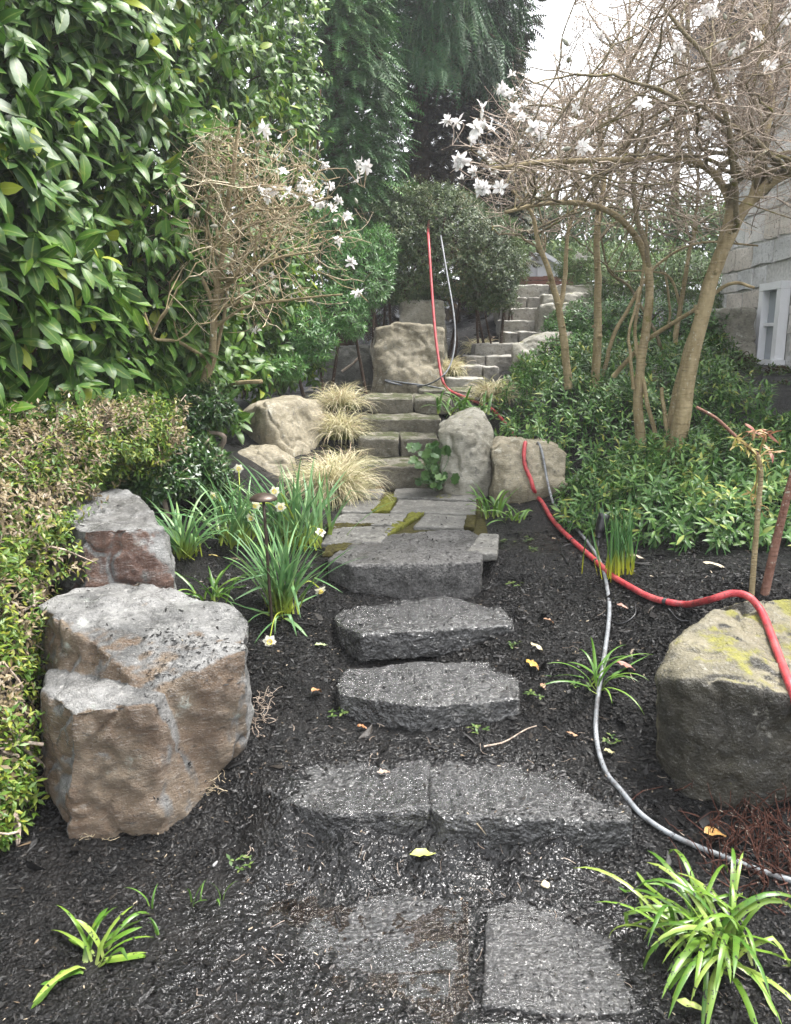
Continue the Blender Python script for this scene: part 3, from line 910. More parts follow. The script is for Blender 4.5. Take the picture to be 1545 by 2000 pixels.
M_far = leaf_mat('far_shrub_leaf', [(0, (0.04, 0.085, 0.02)), (0.6, (0.08, 0.14, 0.035)), (1, (0.16, 0.20, 0.06))], 0.5, 0.3, 0.25)
M_cedar = leaf_mat('cedar_spray', [(0, (0.025, 0.07, 0.022)), (0.6, (0.06, 0.155, 0.045)), (1, (0.12, 0.23, 0.055))], 0.55, 0.3, 0.12)
M_hemlock = leaf_mat('blue_green_spray', [(0, (0.008, 0.034, 0.012)), (0.6, (0.028, 0.092, 0.030)), (1, (0.075, 0.17, 0.05))], 0.55, 0.3, 0.1)
M_olive = leaf_mat('olive_spray', [(0, (0.025, 0.034, 0.014)), (0.6, (0.06, 0.07, 0.026)), (1, (0.14, 0.14, 0.04))], 0.6, 0.3, 0.1)
M_dead = leaf_mat('dead_spray', [(0, (0.012, 0.008, 0.006)), (0.7, (0.03, 0.02, 0.014)), (1, (0.07, 0.04, 0.02))], 0.8, 0.2, 0.05)


def bark_material(name, lo, hi, moss=(0.16, 0.15, 0.02), mossy=0.6, scale=18, vary=0.0):
    t = NT(name)
    c = t.coord()
    n = t.noise(t.mapping(c, (1, 1, 0.35)), scale, 6, 0.65)
    if vary:       # each twig has its own tone
        n = t.math('ADD', n, t.math('MULTIPLY', t.math('SUBTRACT', t.attr('tint'), .5), vary))
    m = t.noise(c, 7, 5, 0.7)
    col = t.ramp(n, [(0.3, lo), (0.72, hi)])
    col = t.mix(t.step(m, mossy, mossy + 0.12), col, moss)
    l = t.noise(c, 48, 4, .7)
    col = t.mix(t.math('MULTIPLY', t.step(l, 0.60, 0.68), 0.7), col, (0.46, 0.45, 0.37))
    ring = t.noise(t.mapping(c, (1, 1, 9)), 9, 4, .7)
    col = t.mix(t.math('MULTIPLY', t.step(ring, .56, .68), .6), col, t.mix(.65, col, (.03, .025, .015)))
    nb = t.bump(t.math('ADD', t.math('MULTIPLY', n, .7), ring), 1.0, 0.014)
    return t.done(t.pbr(col, 0.8, 0.2, t.bump(t.noise(c, 160, 3), .5, .004, nb)))


M_bark = bark_material('magnolia_bark', (0.19, 0.145, 0.075), (0.42, 0.34, 0.20), (0.14, 0.13, 0.025), 0.60)
M_barkdark = bark_material('mossy_limb_bark', (0.11, 0.09, 0.055), (0.27, 0.22, 0.135), (0.13, 0.12, 0.02), 0.54)
M_twig = bark_material('twig_bark', (0.24, 0.185, 0.145), (0.60, 0.49, 0.40), (0.24, 0.21, 0.08), 0.74, 40, .7)
M_twigtan = bark_material('pale_twig_bark', (0.30, 0.23, 0.145), (0.66, 0.56, 0.40), (0.25, 0.21, 0.08), 0.75, 40, .7)
M_conbark = bark_material('conifer_bark', (0.035, 0.022, 0.015), (0.09, 0.055, 0.035), (0.06, 0.05, 0.02), 0.75)
M_petal = leaf_mat('white_petal', [(0, (0.74, 0.70, 0.69)), (1, (0.86, 0.86, 0.84))], 0.6, 0.25, 0.35)
M_bud = plain('grey_bud', (0.30, 0.30, 0.24), 0.7, 0.2)


# ---------------------------------------------------------------- vegetation: builders
def rdir(n):
    return norm(rng.normal(size=(n, 3)))


def whorl(c, ax, k, spread=(0.5, 1.0), droop=0.15, stem=0.05, size=(0.8, 1.2)):
    """k leaves spiralling round each shoot tip; returns p, d, n, s"""
    N = len(c)
    ax = norm(ax)
    ref = np.where(np.abs(ax[:, 2:3]) < 0.9, np.array((0, 0, 1.0)), np.array((1.0, 0, 0)))
    u = norm(np.cross(ax, ref))
    v = np.cross(ax, u)
    i = np.tile(np.arange(k), N)
    j = np.repeat(np.arange(N), k)
    ang = i * 2.4 + rng.uniform(0, 6.28, N)[j] + rng.normal(0, 0.25, N * k)
    rad = np.cos(ang)[:, None] * u[j] + np.sin(ang)[:, None] * v[j]
    sp = (spread[0] + (spread[1] - spread[0]) * (i / max(1, k - 1)) + rng.normal(0, 0.1, N * k))[:, None]
    d = ax[j] * (1 - sp * 0.85) + rad * sp
    d[:, 2] -= droop * rng.uniform(0.3, 1.6, N * k)
    d = norm(d)
    p = c[j] - ax[j] * (stem * i / k)[:, None]
    n = ax[j] + np.array((0, 0, 0.6)) + rng.normal(0, 0.15, (N * k, 3))
    s = rng.uniform(size[0], size[1], N * k) * (0.75 + 0.25 * np.minimum(1, (i + 2) / 4))
    return p, d, n, s


def blob(ells, N, lump=0.12, shell=(0.7, 1.03), front=0.35, upper=-0.55):
    """points and outward directions on a union of ellipsoids (cx,cy,cz,rx,ry,rz); fewer on the far side"""
    E = np.array(ells, float)
    area = (E[:, 3] * E[:, 4] + E[:, 4] * E[:, 5] + E[:, 3] * E[:, 5])
    out_p, out_n = [], []
    tries = 0
    have = 0
    while have < N and tries < 30:
        tries += 1
        k = rng.choice(len(E), N, p=area / area.sum())
        d = rdir(N)
        keep = ((d[:, 1] < 0.25) | (rng.random(N) < front)) & (d[:, 2] > upper)
        k, d = k[keep], d[keep]
        r = rng.uniform(shell[0] ** 2, shell[1] ** 2, len(d)) ** 0.5
        base = E[k, :3] + d * E[k, 3:]
        r = r * (1 + lump * 2.2 * perlin(base / (0.45 * E[k, 3:].mean(1, keepdims=True) + .05) + 5))
        p = E[k, :3] + d * E[k, 3:] * r[:, None]
        q = (p[:, None, :] - E[None, :, :3]) / E[None, :, 3:]
        q2 = (q ** 2).sum(-1)
        q2[np.arange(len(p)), k] = 9
        keep = q2.min(1) > 0.62
        out_p.append(p[keep])
        out_n.append(norm(d[keep] / E[k[keep], 3:]))
        have += keep.sum()
    return np.concatenate(out_p)[:N], np.concatenate(out_n)[:N]


def tints(p, scale=0.3, lo=0.0, hi=1.0, rand=0.5, seed=0.0):
    return np.clip(lo + (hi - lo) * (0.5 + 0.9 * perlin(np.asarray(p) / scale + seed) * (1 - rand) * 1.6 + (rng.random(len(p)) - 0.5) * rand * 1.4), 0, 0.999)


def stems(root, origin, feet, tips, r=0.012, mat=None, name='stem'):
    tb = Tubes()
    for f, t_ in zip(feet, tips):
        f, t_ = np.asarray(f, float), np.asarray(t_, float)
        mid = (f + t_) / 2 + rng.normal(0, 0.05, 3) + (t_ - f) * (0, 0, .1)
        tb.add(spline([f, mid, t_], 5), np.linspace(r, r * .4, 11), 5)
    return tb.build(name, mat or M_twig, root, origin)


# ---------------------------------------------------------------- laurel hedge
hd = norm((0.2273, 1, 0))
hn = norm((1, -0.2273, 0))
h0 = np.array((-1.62, 3.2, 0))
Nsh = 4300
yy = np.concatenate([rng.uniform(-1.6, 4.65, int(Nsh * .8)), rng.uniform(-3.0, 4.65, Nsh - int(Nsh * .8))])
zz = np.where(rng.random(Nsh) < .86, rng.uniform(0, 1, Nsh), rng.uniform(1, 1.35, Nsh))
c = h0 + hd * yy[:, None]
vis_top = 1.5 + (c[:, 1]) * 0.40 + .15
gzb = ground_base(c[:, 0], c[:, 1])
c[:, 2] = gzb + 0.12 + (vis_top - gzb) * zz
inward = np.minimum(rng.exponential(0.14, Nsh), 0.6) - 0.06
inward = np.where(rng.random(Nsh) < .24, rng.uniform(.45, 1.0, Nsh), inward)
bulge = 0.16 * perlin(c / 0.75) + 0.08 * perlin(c / 0.3 + 4)
c = c + hn * (bulge - inward)[:, None]
# the hedge turns its corner at the far end
end = yy > 4.3
c[end] -= hn * (rng.random(end.sum()) ** 1.2 * 1.2)[:, None]
ax = hn * 0.75 + np.array((0.1, -0.25, 0.25)) + rng.normal(0, 0.38, (Nsh, 3))
hedge = thing('laurel_hedge', (-1.95, 3.0, gz(-1.95, 3.0)), 'tall hedge of large glossy cherry laurel leaves on the left', 'hedge')
ho = np.array(hedge.location)
p_, d_, n_, s_ = whorl(c, ax, 8, (0.55, 1.05), 0.38, 0.12, (0.55, 1.3))
far_small = np.clip(1.22 - 0.105 * (p_[:, 1] - 2.5), 0.62, 1.22) * np.where(np.repeat(inward, 8) > .44, 1.7, 1)
sh = [leaf_shape(.135, .053, 4, .22, .45, 1.05), leaf_shape(.142, .050, 4, .12, .2, 1.05), leaf_shape(.125, .055, 4, .3, .7, 1.05), leaf_shape(.15, .045, 4, .2, .9, .95, 2, .05), leaf_shape(.10, .046, 4, .35, .3, 1.1), leaf_shape(.13, .05, 4, -.15, 1.1, 1.0, 2, -.06)]
ti = np.clip(tints(p_, .5, 0.0, 0.75, .65) + .05 * np.clip(p_[:, 1] - 3.6, 0, 5), 0, .93)
ti = np.where(rng.random(len(ti)) < .03, .97, ti)
leaves(hedge, ho, M_laurel, sh, p_, d_, n_, s_ * far_small, ti, 300, cell=34)
fb = h0 + hd * np.linspace(-2.5, 4.6, 20)[:, None] - hn * 0.45
fb[:, 2] = ground_base(fb[:, 0], fb[:, 1])
tp = fb + np.array((0, 0, 3.0)) + rng.normal(0, .25, fb.shape)
for a, b in zip(fb, tp):
    stems(hedge, ho, [a], [b], .022, M_conbark)
tw = Tubes()
for i in rng.choice(Nsh, 500, replace=False):
    b = c[i] - norm(ax[i]) * .05
    a = b - hn * rng.uniform(.25, .5) - np.array((0, 0, rng.uniform(.1, .4)))
    tw.add(spline([a, (a + b) / 2 + rng.normal(0, .03, 3), b], 3), np.linspace(.008, .004, 7), 4, cap=False)
tw.build('twigs', M_conbark, hedge, ho, kind='stuff')


# ---------------------------------------------------------------- shrubs
def ell(px, py, Y, rx, ry, rz):
    return (*P(px, py, Y), rx, ry, rz)


def shrub(name, label, ells, mat, nshoot, k, shape, spread=(0.5, 1.0), droop=0.12, stem=0.05, indiv=0, axup=0.5, tint=(0.0, 0.9, .6, .25), front=.3, lump=.14, shell=(.68, 1.04), stems_n=6, bark=None, size=(.75, 1.2), group=None, cat='shrub', tint_fn=None, upper=-.55):
    E = np.array(ells)
    cx, cy = E[0, 0], E[0, 1]
    loc = np.array((cx, cy, gz(cx, cy)))
    root = thing(name, loc, label, cat, group)
    q, nn = blob(ells, nshoot, lump, shell, front, upper)
    a = nn + np.array((0, 0, axup)) + rng.normal(0, .3, nn.shape)
    pp, dd, n2, ss = whorl(q, a, k, spread, droop, stem, size)
    tt = tint_fn(pp) if tint_fn else tints(pp, tint[3], tint[0], tint[1], tint[2])
    leaves(root, loc, mat, shape, pp, dd, n2, ss, tt, indiv)
    feet, tips = [], []
    for i in range(stems_n):
        e = E[i % len(E)]
        f = np.array((e[0] + rng.normal(0, e[3] * .25), e[1] + rng.normal(0, e[4] * .2), 0))
        f[2] = gz(f[0], f[1]) - .03
        feet.append(f)
        tips.append(e[:3] + rng.normal(0, .4, 3) * e[3:])
    for f, t_ in zip(feet, tips):
        stems(root, loc, [f], [t_], .014 + .01 * rng.random(), bark or M_conbark)
    # twigs that carry the shoots
    tb = Tubes()
    for i in rng.choice(len(q), min(len(q), 220), replace=False):
        e = E[np.argmin(((E[:, :3] - q[i]) ** 2).sum(1)), :3]
        b = q[i]
        s0 = e + (b - e) * .25 + rng.normal(0, .03, 3)
        tb.add(spline([s0, (s0 + b) / 2 + rng.normal(0, .03, 3), b], 3), np.linspace(.007, .0025, 7), 4, cap=False)
    tb.build('twigs', bark or M_conbark, root, loc, kind='stuff')
    return root


def box_tint(p):
    patch = perlin(p / .22 + 3) + .55 * perlin(p / .09)
    dead = patch + 0.35 * (rng.random(len(p)) - .5) > 0.04 + .12 * (p[:, 1] < 2.45)
    return np.where(dead, rng.uniform(.50, .98, len(p)), rng.uniform(.02, .48, len(p)))


boxsh = [leaf_shape(.030, .013, 2, .25, .3, .8), leaf_shape(.026, .011, 2, .5, .8, .8), leaf_shape(.033, .012, 2, .1, .1, .8)]
shrub('box_hedge', 'clipped box hedge with browned dead leaves along the left edge',
      [ell(60, 905, 3.35, .34, .45, .24), ell(190, 850, 3.75, .36, .36, .20), ell(290, 830, 3.95, .20, .3, .13), ell(25, 1000, 3.0, .24, .4, .22), ell(-10, 1110, 2.75, .22, .32, .22),
       ell(10, 1230, 2.5, .12, .28, .22), ell(-5, 1350, 2.35, .10, .25, .2), ell(20, 1480, 2.2, .09, .2, .18), ell(20, 1570, 2.1, .07, .16, .10)],
      M_box, 4300, 7, boxsh, (.5, 1.1), .05, .05, 300, .5, front=.15, lump=.26, shell=(.74, 1.14), tint_fn=box_tint, bark=M_twig, cat='hedge', upper=-.9)
shrub('glossy_shrub', 'dark glossy small leaved shrub behind the red faced boulder',
      [ell(370, 920, 4.2, .22, .28, .19), ell(300, 930, 4.0, .2, .25, .16), ell(400, 800, 4.7, .18, .25, .17), ell(345, 800, 4.6, .16, .25, .12), ell(425, 965, 4.35, .12, .18, .10)],
      M_dark, 1500, 8, [leaf_shape(.048, .018, 2, .2, .3, .8), leaf_shape(.042, .016, 2, .3, .5, .8)], (.5, 1.05), .16, .05, 140, bark=M_twig)
shrub('fine_leaved_shrub', 'bright green fine leaved shrub spilling beside the star magnolia',
      [ell(700, 545, 7.6, .33, .35, .40), ell(640, 470, 7.9, .3, .3, .3), ell(655, 615, 7.2, .30, .3, .28), ell(580, 660, 6.7, .33, .3, .26), ell(545, 715, 6.4, .24, .3, .14), ell(735, 500, 7.9, .22, .3, .28)],
      M_choisya, 2100, 11, [leaf_shape(.062, .0085, 2, .2, .3, .8, 1), leaf_shape(.055, .009, 2, .2, .5, .8, 1)], (.45, 1.0), .10, .05, 60, upper=-.8)
shrub('dome_shrub', 'rounded evergreen shrub with small grey green leaves draped with hoses',
      [ell(850, 500, 8.8, .75, .6, .72), ell(770, 470, 8.7, .45, .45, .5), ell(935, 520, 8.8, .46, .5, .55), ell(960, 560, 8.8, .32, .4, .36), ell(850, 425, 9.0, .6, .5, .34), ell(800, 560, 8.6, .4, .4, .26), ell(735, 440, 8.8, .32, .4, .36)],
      M_dome, 6800, 7, [leaf_shape(.036, .015, 2, .25, .3, .8, 1), leaf_shape(.03, .013, 2, .3, .5, .8, 1)], (.5, 1.1), .08, .05, 0, stems_n=16, upper=-.75)
shrub('feathery_shrub', 'soft light green shrub at the right end of the dome shrub',
      [ell(1000, 520, 9.6, .20, .25, .42), ell(985, 470, 9.8, .2, .25, .3)],
      M_far, 420, 9, [leaf_shape(.06, .008, 2, .2, .3, .8, 1)], (.4, .9), .1, .06, 0)
shrub('slope_shrub', 'leafy green shrub on the slope behind the slanting magnolia stems',
      [ell(1230, 560, 9.8, .55, .5, .42), ell(1320, 560, 9.6, .45, .5, .42), ell(1140, 520, 10.8, .4, .5, .35), ell(1390, 590, 9.2, .3, .4, .35)],
      M_far, 1500, 9, [leaf_shape(.075, .011, 2, .2, .4, .8, 1)], (.4, 1.0), .16, .07, 0)
shrub('slope_shrub', 'low dark leaved shrub between the distant stair and the slanting stems',
      [ell(1160, 640, 8.6, .55, .5, .30), ell(1260, 640, 8.2, .55, .5, .32), ell(1120, 690, 7.6, .35, .4, .2), ell(1350, 650, 7.9, .35, .4, .28)],
      M_cover, 1500, 9, [leaf_shape(.055, .017, 2, .2, .4, .8, 1)], (.45, 1.05), .14, .06, 60)
shrub('slope_shrub', 'small sparse shrub on the dark soil below the house window',
      [ell(1500, 735, 6.9, .22, .2, .10), ell(1530, 760, 6.4, .15, .2, .08), ell(1440, 712, 7.2, .18, .2, .10)],
      M_far, 150, 7, [leaf_shape(.05, .02, 2, .2, .4, .8, 1)], (.45, 1.05), .14, .06, 0)
shrub('distant_shrub', 'pale hazy shrubs beyond the white hut',
      [ell(1120, 480, 16.5, 1.0, .8, .9), ell(1240, 485, 16.0, 1.2, .8, .9), ell(1350, 480, 16, 1.0, .8, .9), ell(1000, 460, 16.5, .9, .8, 1.0), ell(1060, 525, 15.5, .8, .6, .5), ell(1180, 530, 15, .9, .6, .5), ell(1300, 530, 15, .9, .6, .5), ell(1420, 500, 15, .9, .6, .8)],
      M_far, 2000, 8, [leaf_shape(.15, .06, 2, .2, .4, .8, 1)], (.4, 1.1), .1, .1, 0)


# ---------------------------------------------------------------- evergreen ground cover
def inside(poly, q):
    poly = np.asarray(poly)
    x, y = q[:, 0], q[:, 1]
    r = np.zeros(len(q), bool)
    j = len(poly) - 1
    for i in range(len(poly)):
        xi, yi = poly[i]
        xj, yj = poly[j]
        r ^= ((yi > y) != (yj > y)) & (x < (xj - xi) * (y - yi) / (yj - yi + 1e-12) + xi)
        j = i
    return r


def edge_dist(poly, q):
    poly = np.asarray(poly)
    best = np.full(len(q), 9.0)
    for a, b in zip(poly, np.roll(poly, -1, 0)):
        ab = b - a
        t_ = np.clip(((q - a) @ ab) / (ab @ ab), 0, 1)
        best = np.minimum(best, np.linalg.norm(q - (a + t_[:, None] * ab), axis=1))
    return best


cover_sh = [leaf_shape(.060, .0185, 3, .22, .35, .8), leaf_shape(.055, .017, 3, .3, .6, .8), leaf_shape(.066, .018, 3, .15, .2, .8)]


def cover(label, poly, n, h, indiv, bare=None):
    poly = np.array(poly)
    q = rng.uniform(poly.min(0), poly.max(0), (n * 4, 2))
    q = q[inside(poly, q)]
    if bare is not None:
        q = q[~inside(bare, q)]
    q = q[:n]
    e = edge_dist(poly, q)
    top = h * np.clip(.35 + e / .28, .35, 1) * (1 + .6 * perlin(np.c_[q / .3, np.zeros(len(q))]) + .2 * rng.normal(size=len(q)) * .5)
    lvl = np.where(rng.random(len(q)) < .72, 1, rng.uniform(.25, .9, len(q)))
    c3 = np.c_[q, ground_base(q[:, 0], q[:, 1]) + top * lvl]
    out = np.c_[q - poly.mean(0), np.zeros(len(q))]
    a = norm(out) * np.clip(.8 - e * 2.2, .08, .8)[:, None] + np.array((0, -.12, .9)) + rng.normal(0, .28, (len(q), 3))
    pp, dd, n2, ss = whorl(c3, a, 10, (.45, 1.1), .16, .085, (.75, 1.15))
    loc = np.array((*poly.mean(0), gz(*poly.mean(0))))
    root = thing('ground_cover', loc, label, 'ground cover')
    leaves(root, loc, M_cover, cover_sh, pp, dd, n2, ss, tints(pp, .2, 0, .98, .75), indiv)
    tb = Tubes()
    for b in c3[:700]:
        f = np.array((b[0] + rng.normal(0, .04), b[1] + rng.normal(0, .04), 0))
        f[2] = ground_base(f[0], f[1])[0] - .02
        tb.add(spline([f, (f + b) / 2 + rng.normal(0, .015, 3), b - (0, 0, .02)], 3), .0028, 4, tint=.3, cap=False)
    tb.build('stems', M_choisya, root, loc, kind='stuff')


g1 = [hit(x, y)[:2] for x, y in [(1082, 985), (1095, 1048), (1180, 1052), (1260, 1080), (1400, 1085), (1560, 1085), (1700, 1080)]]
cover('low evergreen ground cover in front of the magnolia trunks', g1 + [(3.0, 4.4), (2.5, 5.0), (1.9, 5.1), (1.2, 4.95)], 1000, .22, 200)
cover('evergreen ground cover mounded on the slope behind the tan boulders', [(.98, 5.15), (1.2, 5.0), (1.9, 5.15), (2.5, 5.05), (3.0, 4.5), (3.3, 7.6), (2.4, 7.8), (1.5, 7.6), (.95, 7.0), (.78, 6.3), (.68, 5.5)], 1350, .27, 200,
      bare=np.array([(2.55, 5.0), (3.4, 4.8), (3.4, 7.3), (2.75, 7.3)]))


# ---------------------------------------------------------------- conifers
def spray_shape(L, Wd, pairs=7, droop=.5, thick=.016):
    V, q, A = [], [], []
    def quad(a, b, w):
        a, b = np.array(a), np.array(b)
        s = norm(np.cross(b - a, (0, 0, 1.0))) * w
        i = len(V)
        V.extend([a - s, a + s, b + s * .35, b - s * .35])
        A.extend([.2, .2, .9, .9])
        q.append((i, i + 1, i + 2, i + 3))
    ys = np.linspace(0, 1, pairs + 1)
    pt = [np.array((0, y * L, -droop * L * y ** 2 * .6)) for y in ys]
    for k in range(pairs):
        quad(pt[k], pt[k + 1], thick * .7)
        w = Wd * (1 - .75 * ys[k]) * (.55 + .45 * min(1, k / 1.5))
        for s in (-1, 1):
            quad(pt[k], pt[k] + np.array((s * w, .55 * w, -.25 * w - droop * .1 * w)), thick)
    return np.array(V), np.array(q), np.array(A)


def conifer(label, X, Y, z0, z1, R, mat, n, shape, droop=.45, bark_r=.16, tint=(0, .9), face=True, sway=.3, name='conifer_tree', zpow=1.0, taper=.65):
    loc = np.array((X, Y, gz(X, Y)))
    root = thing(name, loc, label, 'tree')
    tb = Tubes()
    hts = np.linspace(loc[2] - .1, z1, 10)
    tb.add(np.c_[X + .05 * np.sin(hts), np.full(10, Y), hts], np.linspace(bark_r, .03, 10), 10)
    tb.build('trunk', M_conbark, root, loc)
    z = z0 + (z1 - z0) * rng.random(n) ** zpow
    a = rng.uniform(0, 2 * np.pi, n)
    if face:
        a = np.where((np.sin(a) > .3) & (rng.random(n) < .75), -a, a)
    lay = 1 + sway * perlin(np.c_[np.cos(a) * 1.6, np.sin(a) * 1.6, z * 1.5])
    r = R * (1 - taper * ((z - z0) / (z1 - z0)) ** 1.4) * lay * np.sqrt(rng.uniform(.35, 1.05, n))
    out = np.c_[np.cos(a), np.sin(a), np.zeros(n)]
    p = np.c_[X + out[:, 0] * r, Y + out[:, 1] * r, z - .25 * r * droop]
    d = out + np.c_[rng.normal(0, .35, (n, 2)), -droop + rng.normal(0, .3, n)]
    nn = np.array((0, 0, 1.0)) + out * .5 + rng.normal(0, .25, (n, 3))
    leaves(root, loc, mat, shape, p, d, nn, rng.uniform(.7, 1.25, n), tints(p, .6, tint[0], tint[1], .5), 0, mass='crown')
    bt = Tubes()
    for i in rng.choice(n, 130, replace=False):
        zz_ = z[i] + r[i] * .15
        bt.add(spline([(X, Y, zz_), (X + out[i, 0] * r[i] * .5, Y + out[i, 1] * r[i] * .5, zz_ + .02), p[i]], 3), np.linspace(.03, .008, 7), 5, cap=False)
    bt.build('branches', M_conbark, root, loc, kind='stuff')
    return root


sp1 = [spray_shape(.24, .08, 8, .5, .007), spray_shape(.20, .065, 7, .8, .007), spray_shape(.27, .075, 9, .3, .007)]
sp2 = [spray_shape(.30, .085, 9, .9, .008), spray_shape(.26, .075, 8, 1.2, .008)]
sp3 = [spray_shape(.17, .08, 6, .4, .012), spray_shape(.15, .07, 6, .2, .012)]
conifer('bright green cedar with feathery sprays rising beside the laurel hedge', -.62, 9.1, 2.5, 7.5, .72, M_cedar, 5200, sp1, .45)
conifer('dark blue green conifer with drooping boughs filling the top centre', .40, 10.8, 4.75, 9.5, 1.15, M_hemlock, 7500, sp2, .75, .09, sway=.5)
conifer('olive brown conifer whose ragged edge stands against the white sky', 1.05, 11.6, 2.7, 9.5, .85, M_olive, 6500, sp3, .25, .18, sway=.55, taper=.35)
conifer('dead brown twiggy conifer in the dark gap above the dome shrub', .35, 11.9, 1.9, 6.0, 1.5, M_dead, 6500, sp3, .5, .09, sway=.35, taper=.1)
conifer('deep green conifer half hidden behind the laurel hedge', -1.7, 11.2, 2.0, 9.5, 1.5, M_cedar, 2400, sp2, .6, .2)


# ---------------------------------------------------------------- star magnolias
def limb(pts, r0, r1, n=6):
    q = spline([P(*c) for c in pts], n)
    q = q + 0.006 * np.stack([perlin(q * 6 + 3), perlin(q * 6 + 13), 0 * q[:, 0]], -1) * 3
    rad = np.linspace(r0, r1, len(q))
    rad = rad * (1 + .10 * perlin(q * 14))
    return q, rad


def twig_path(a, d, L, n, wander, up):
    pts = [a]
    d = norm(d)
    for k in range(n):
        d = norm(d + rng.normal(0, wander, 3) + np.array((0, 0, up)))
        pts.append(pts[-1] + d * L / n)
    return np.array(pts)


flower_mesh = {}


def flower_parts(k):
    """a star magnolia flower: 11-14 narrow petals round a small cone"""
    if k in flower_mesh:
        return flower_mesh[k]
    r_ = np.random.default_rng(100 + k)
    V, F, T, off = [], [], [], 0
    m = 11 + k % 4
    for i in range(m):
        a = i * 2 * np.pi / m + r_.normal(0, .15)
        tilt = r_.uniform(-.25, .9) if k < 8 else r_.uniform(.8, 1.35)
        sh_ = leaf_shape(.041 * r_.uniform(.7, 1.2), .0165, 5, .2, r_.uniform(-.5, 1.6), 1.5, 2, .05)
        d = np.array([[math.cos(a) * math.cos(tilt), math.sin(a) * math.cos(tilt), math.sin(tilt)]])
        nn = np.array([[-math.cos(a) * math.sin(tilt), -math.sin(a) * math.sin(tilt), math.cos(tilt)]])
        v, f = place(sh_, np.zeros((1, 3)), d, nn, np.ones(1))
        V.append(v)
        F.append(f + off)
        off += len(v)
        T.append(np.full(len(v), r_.random()))
    me = make_mesh('blossom', np.concatenate(V), np.concatenate(F), True, {'tint': np.concatenate(T), 'along': np.zeros(off)})
    me.materials.append(M_petal)
    flower_mesh[k] = me
    return me


bv, bf = lathe([(0.0005, 0), (.006, .006), (.0085, .014), (.006, .024), (.0008, .034)], 8)
bud_me = make_mesh('bud', bv, bf)
bud_me.materials.append(M_bud)


def put(me, name, root, loc, pos, d, s=1.0):
    o = bpy.data.objects.new(name, me)
    COL.objects.link(o)
    z = norm(d)
    x = norm(np.cross(z, (0.3, 0.9, 0.1)))
    y = np.cross(z, x)
    R = np.stack([x, y, z], -1) * s
    o.parent = root
    o.matrix_local = Matrix([[*R[r], float(pos[r] - loc[r])] for r in range(3)] + [[0, 0, 0, 1]])
    return o


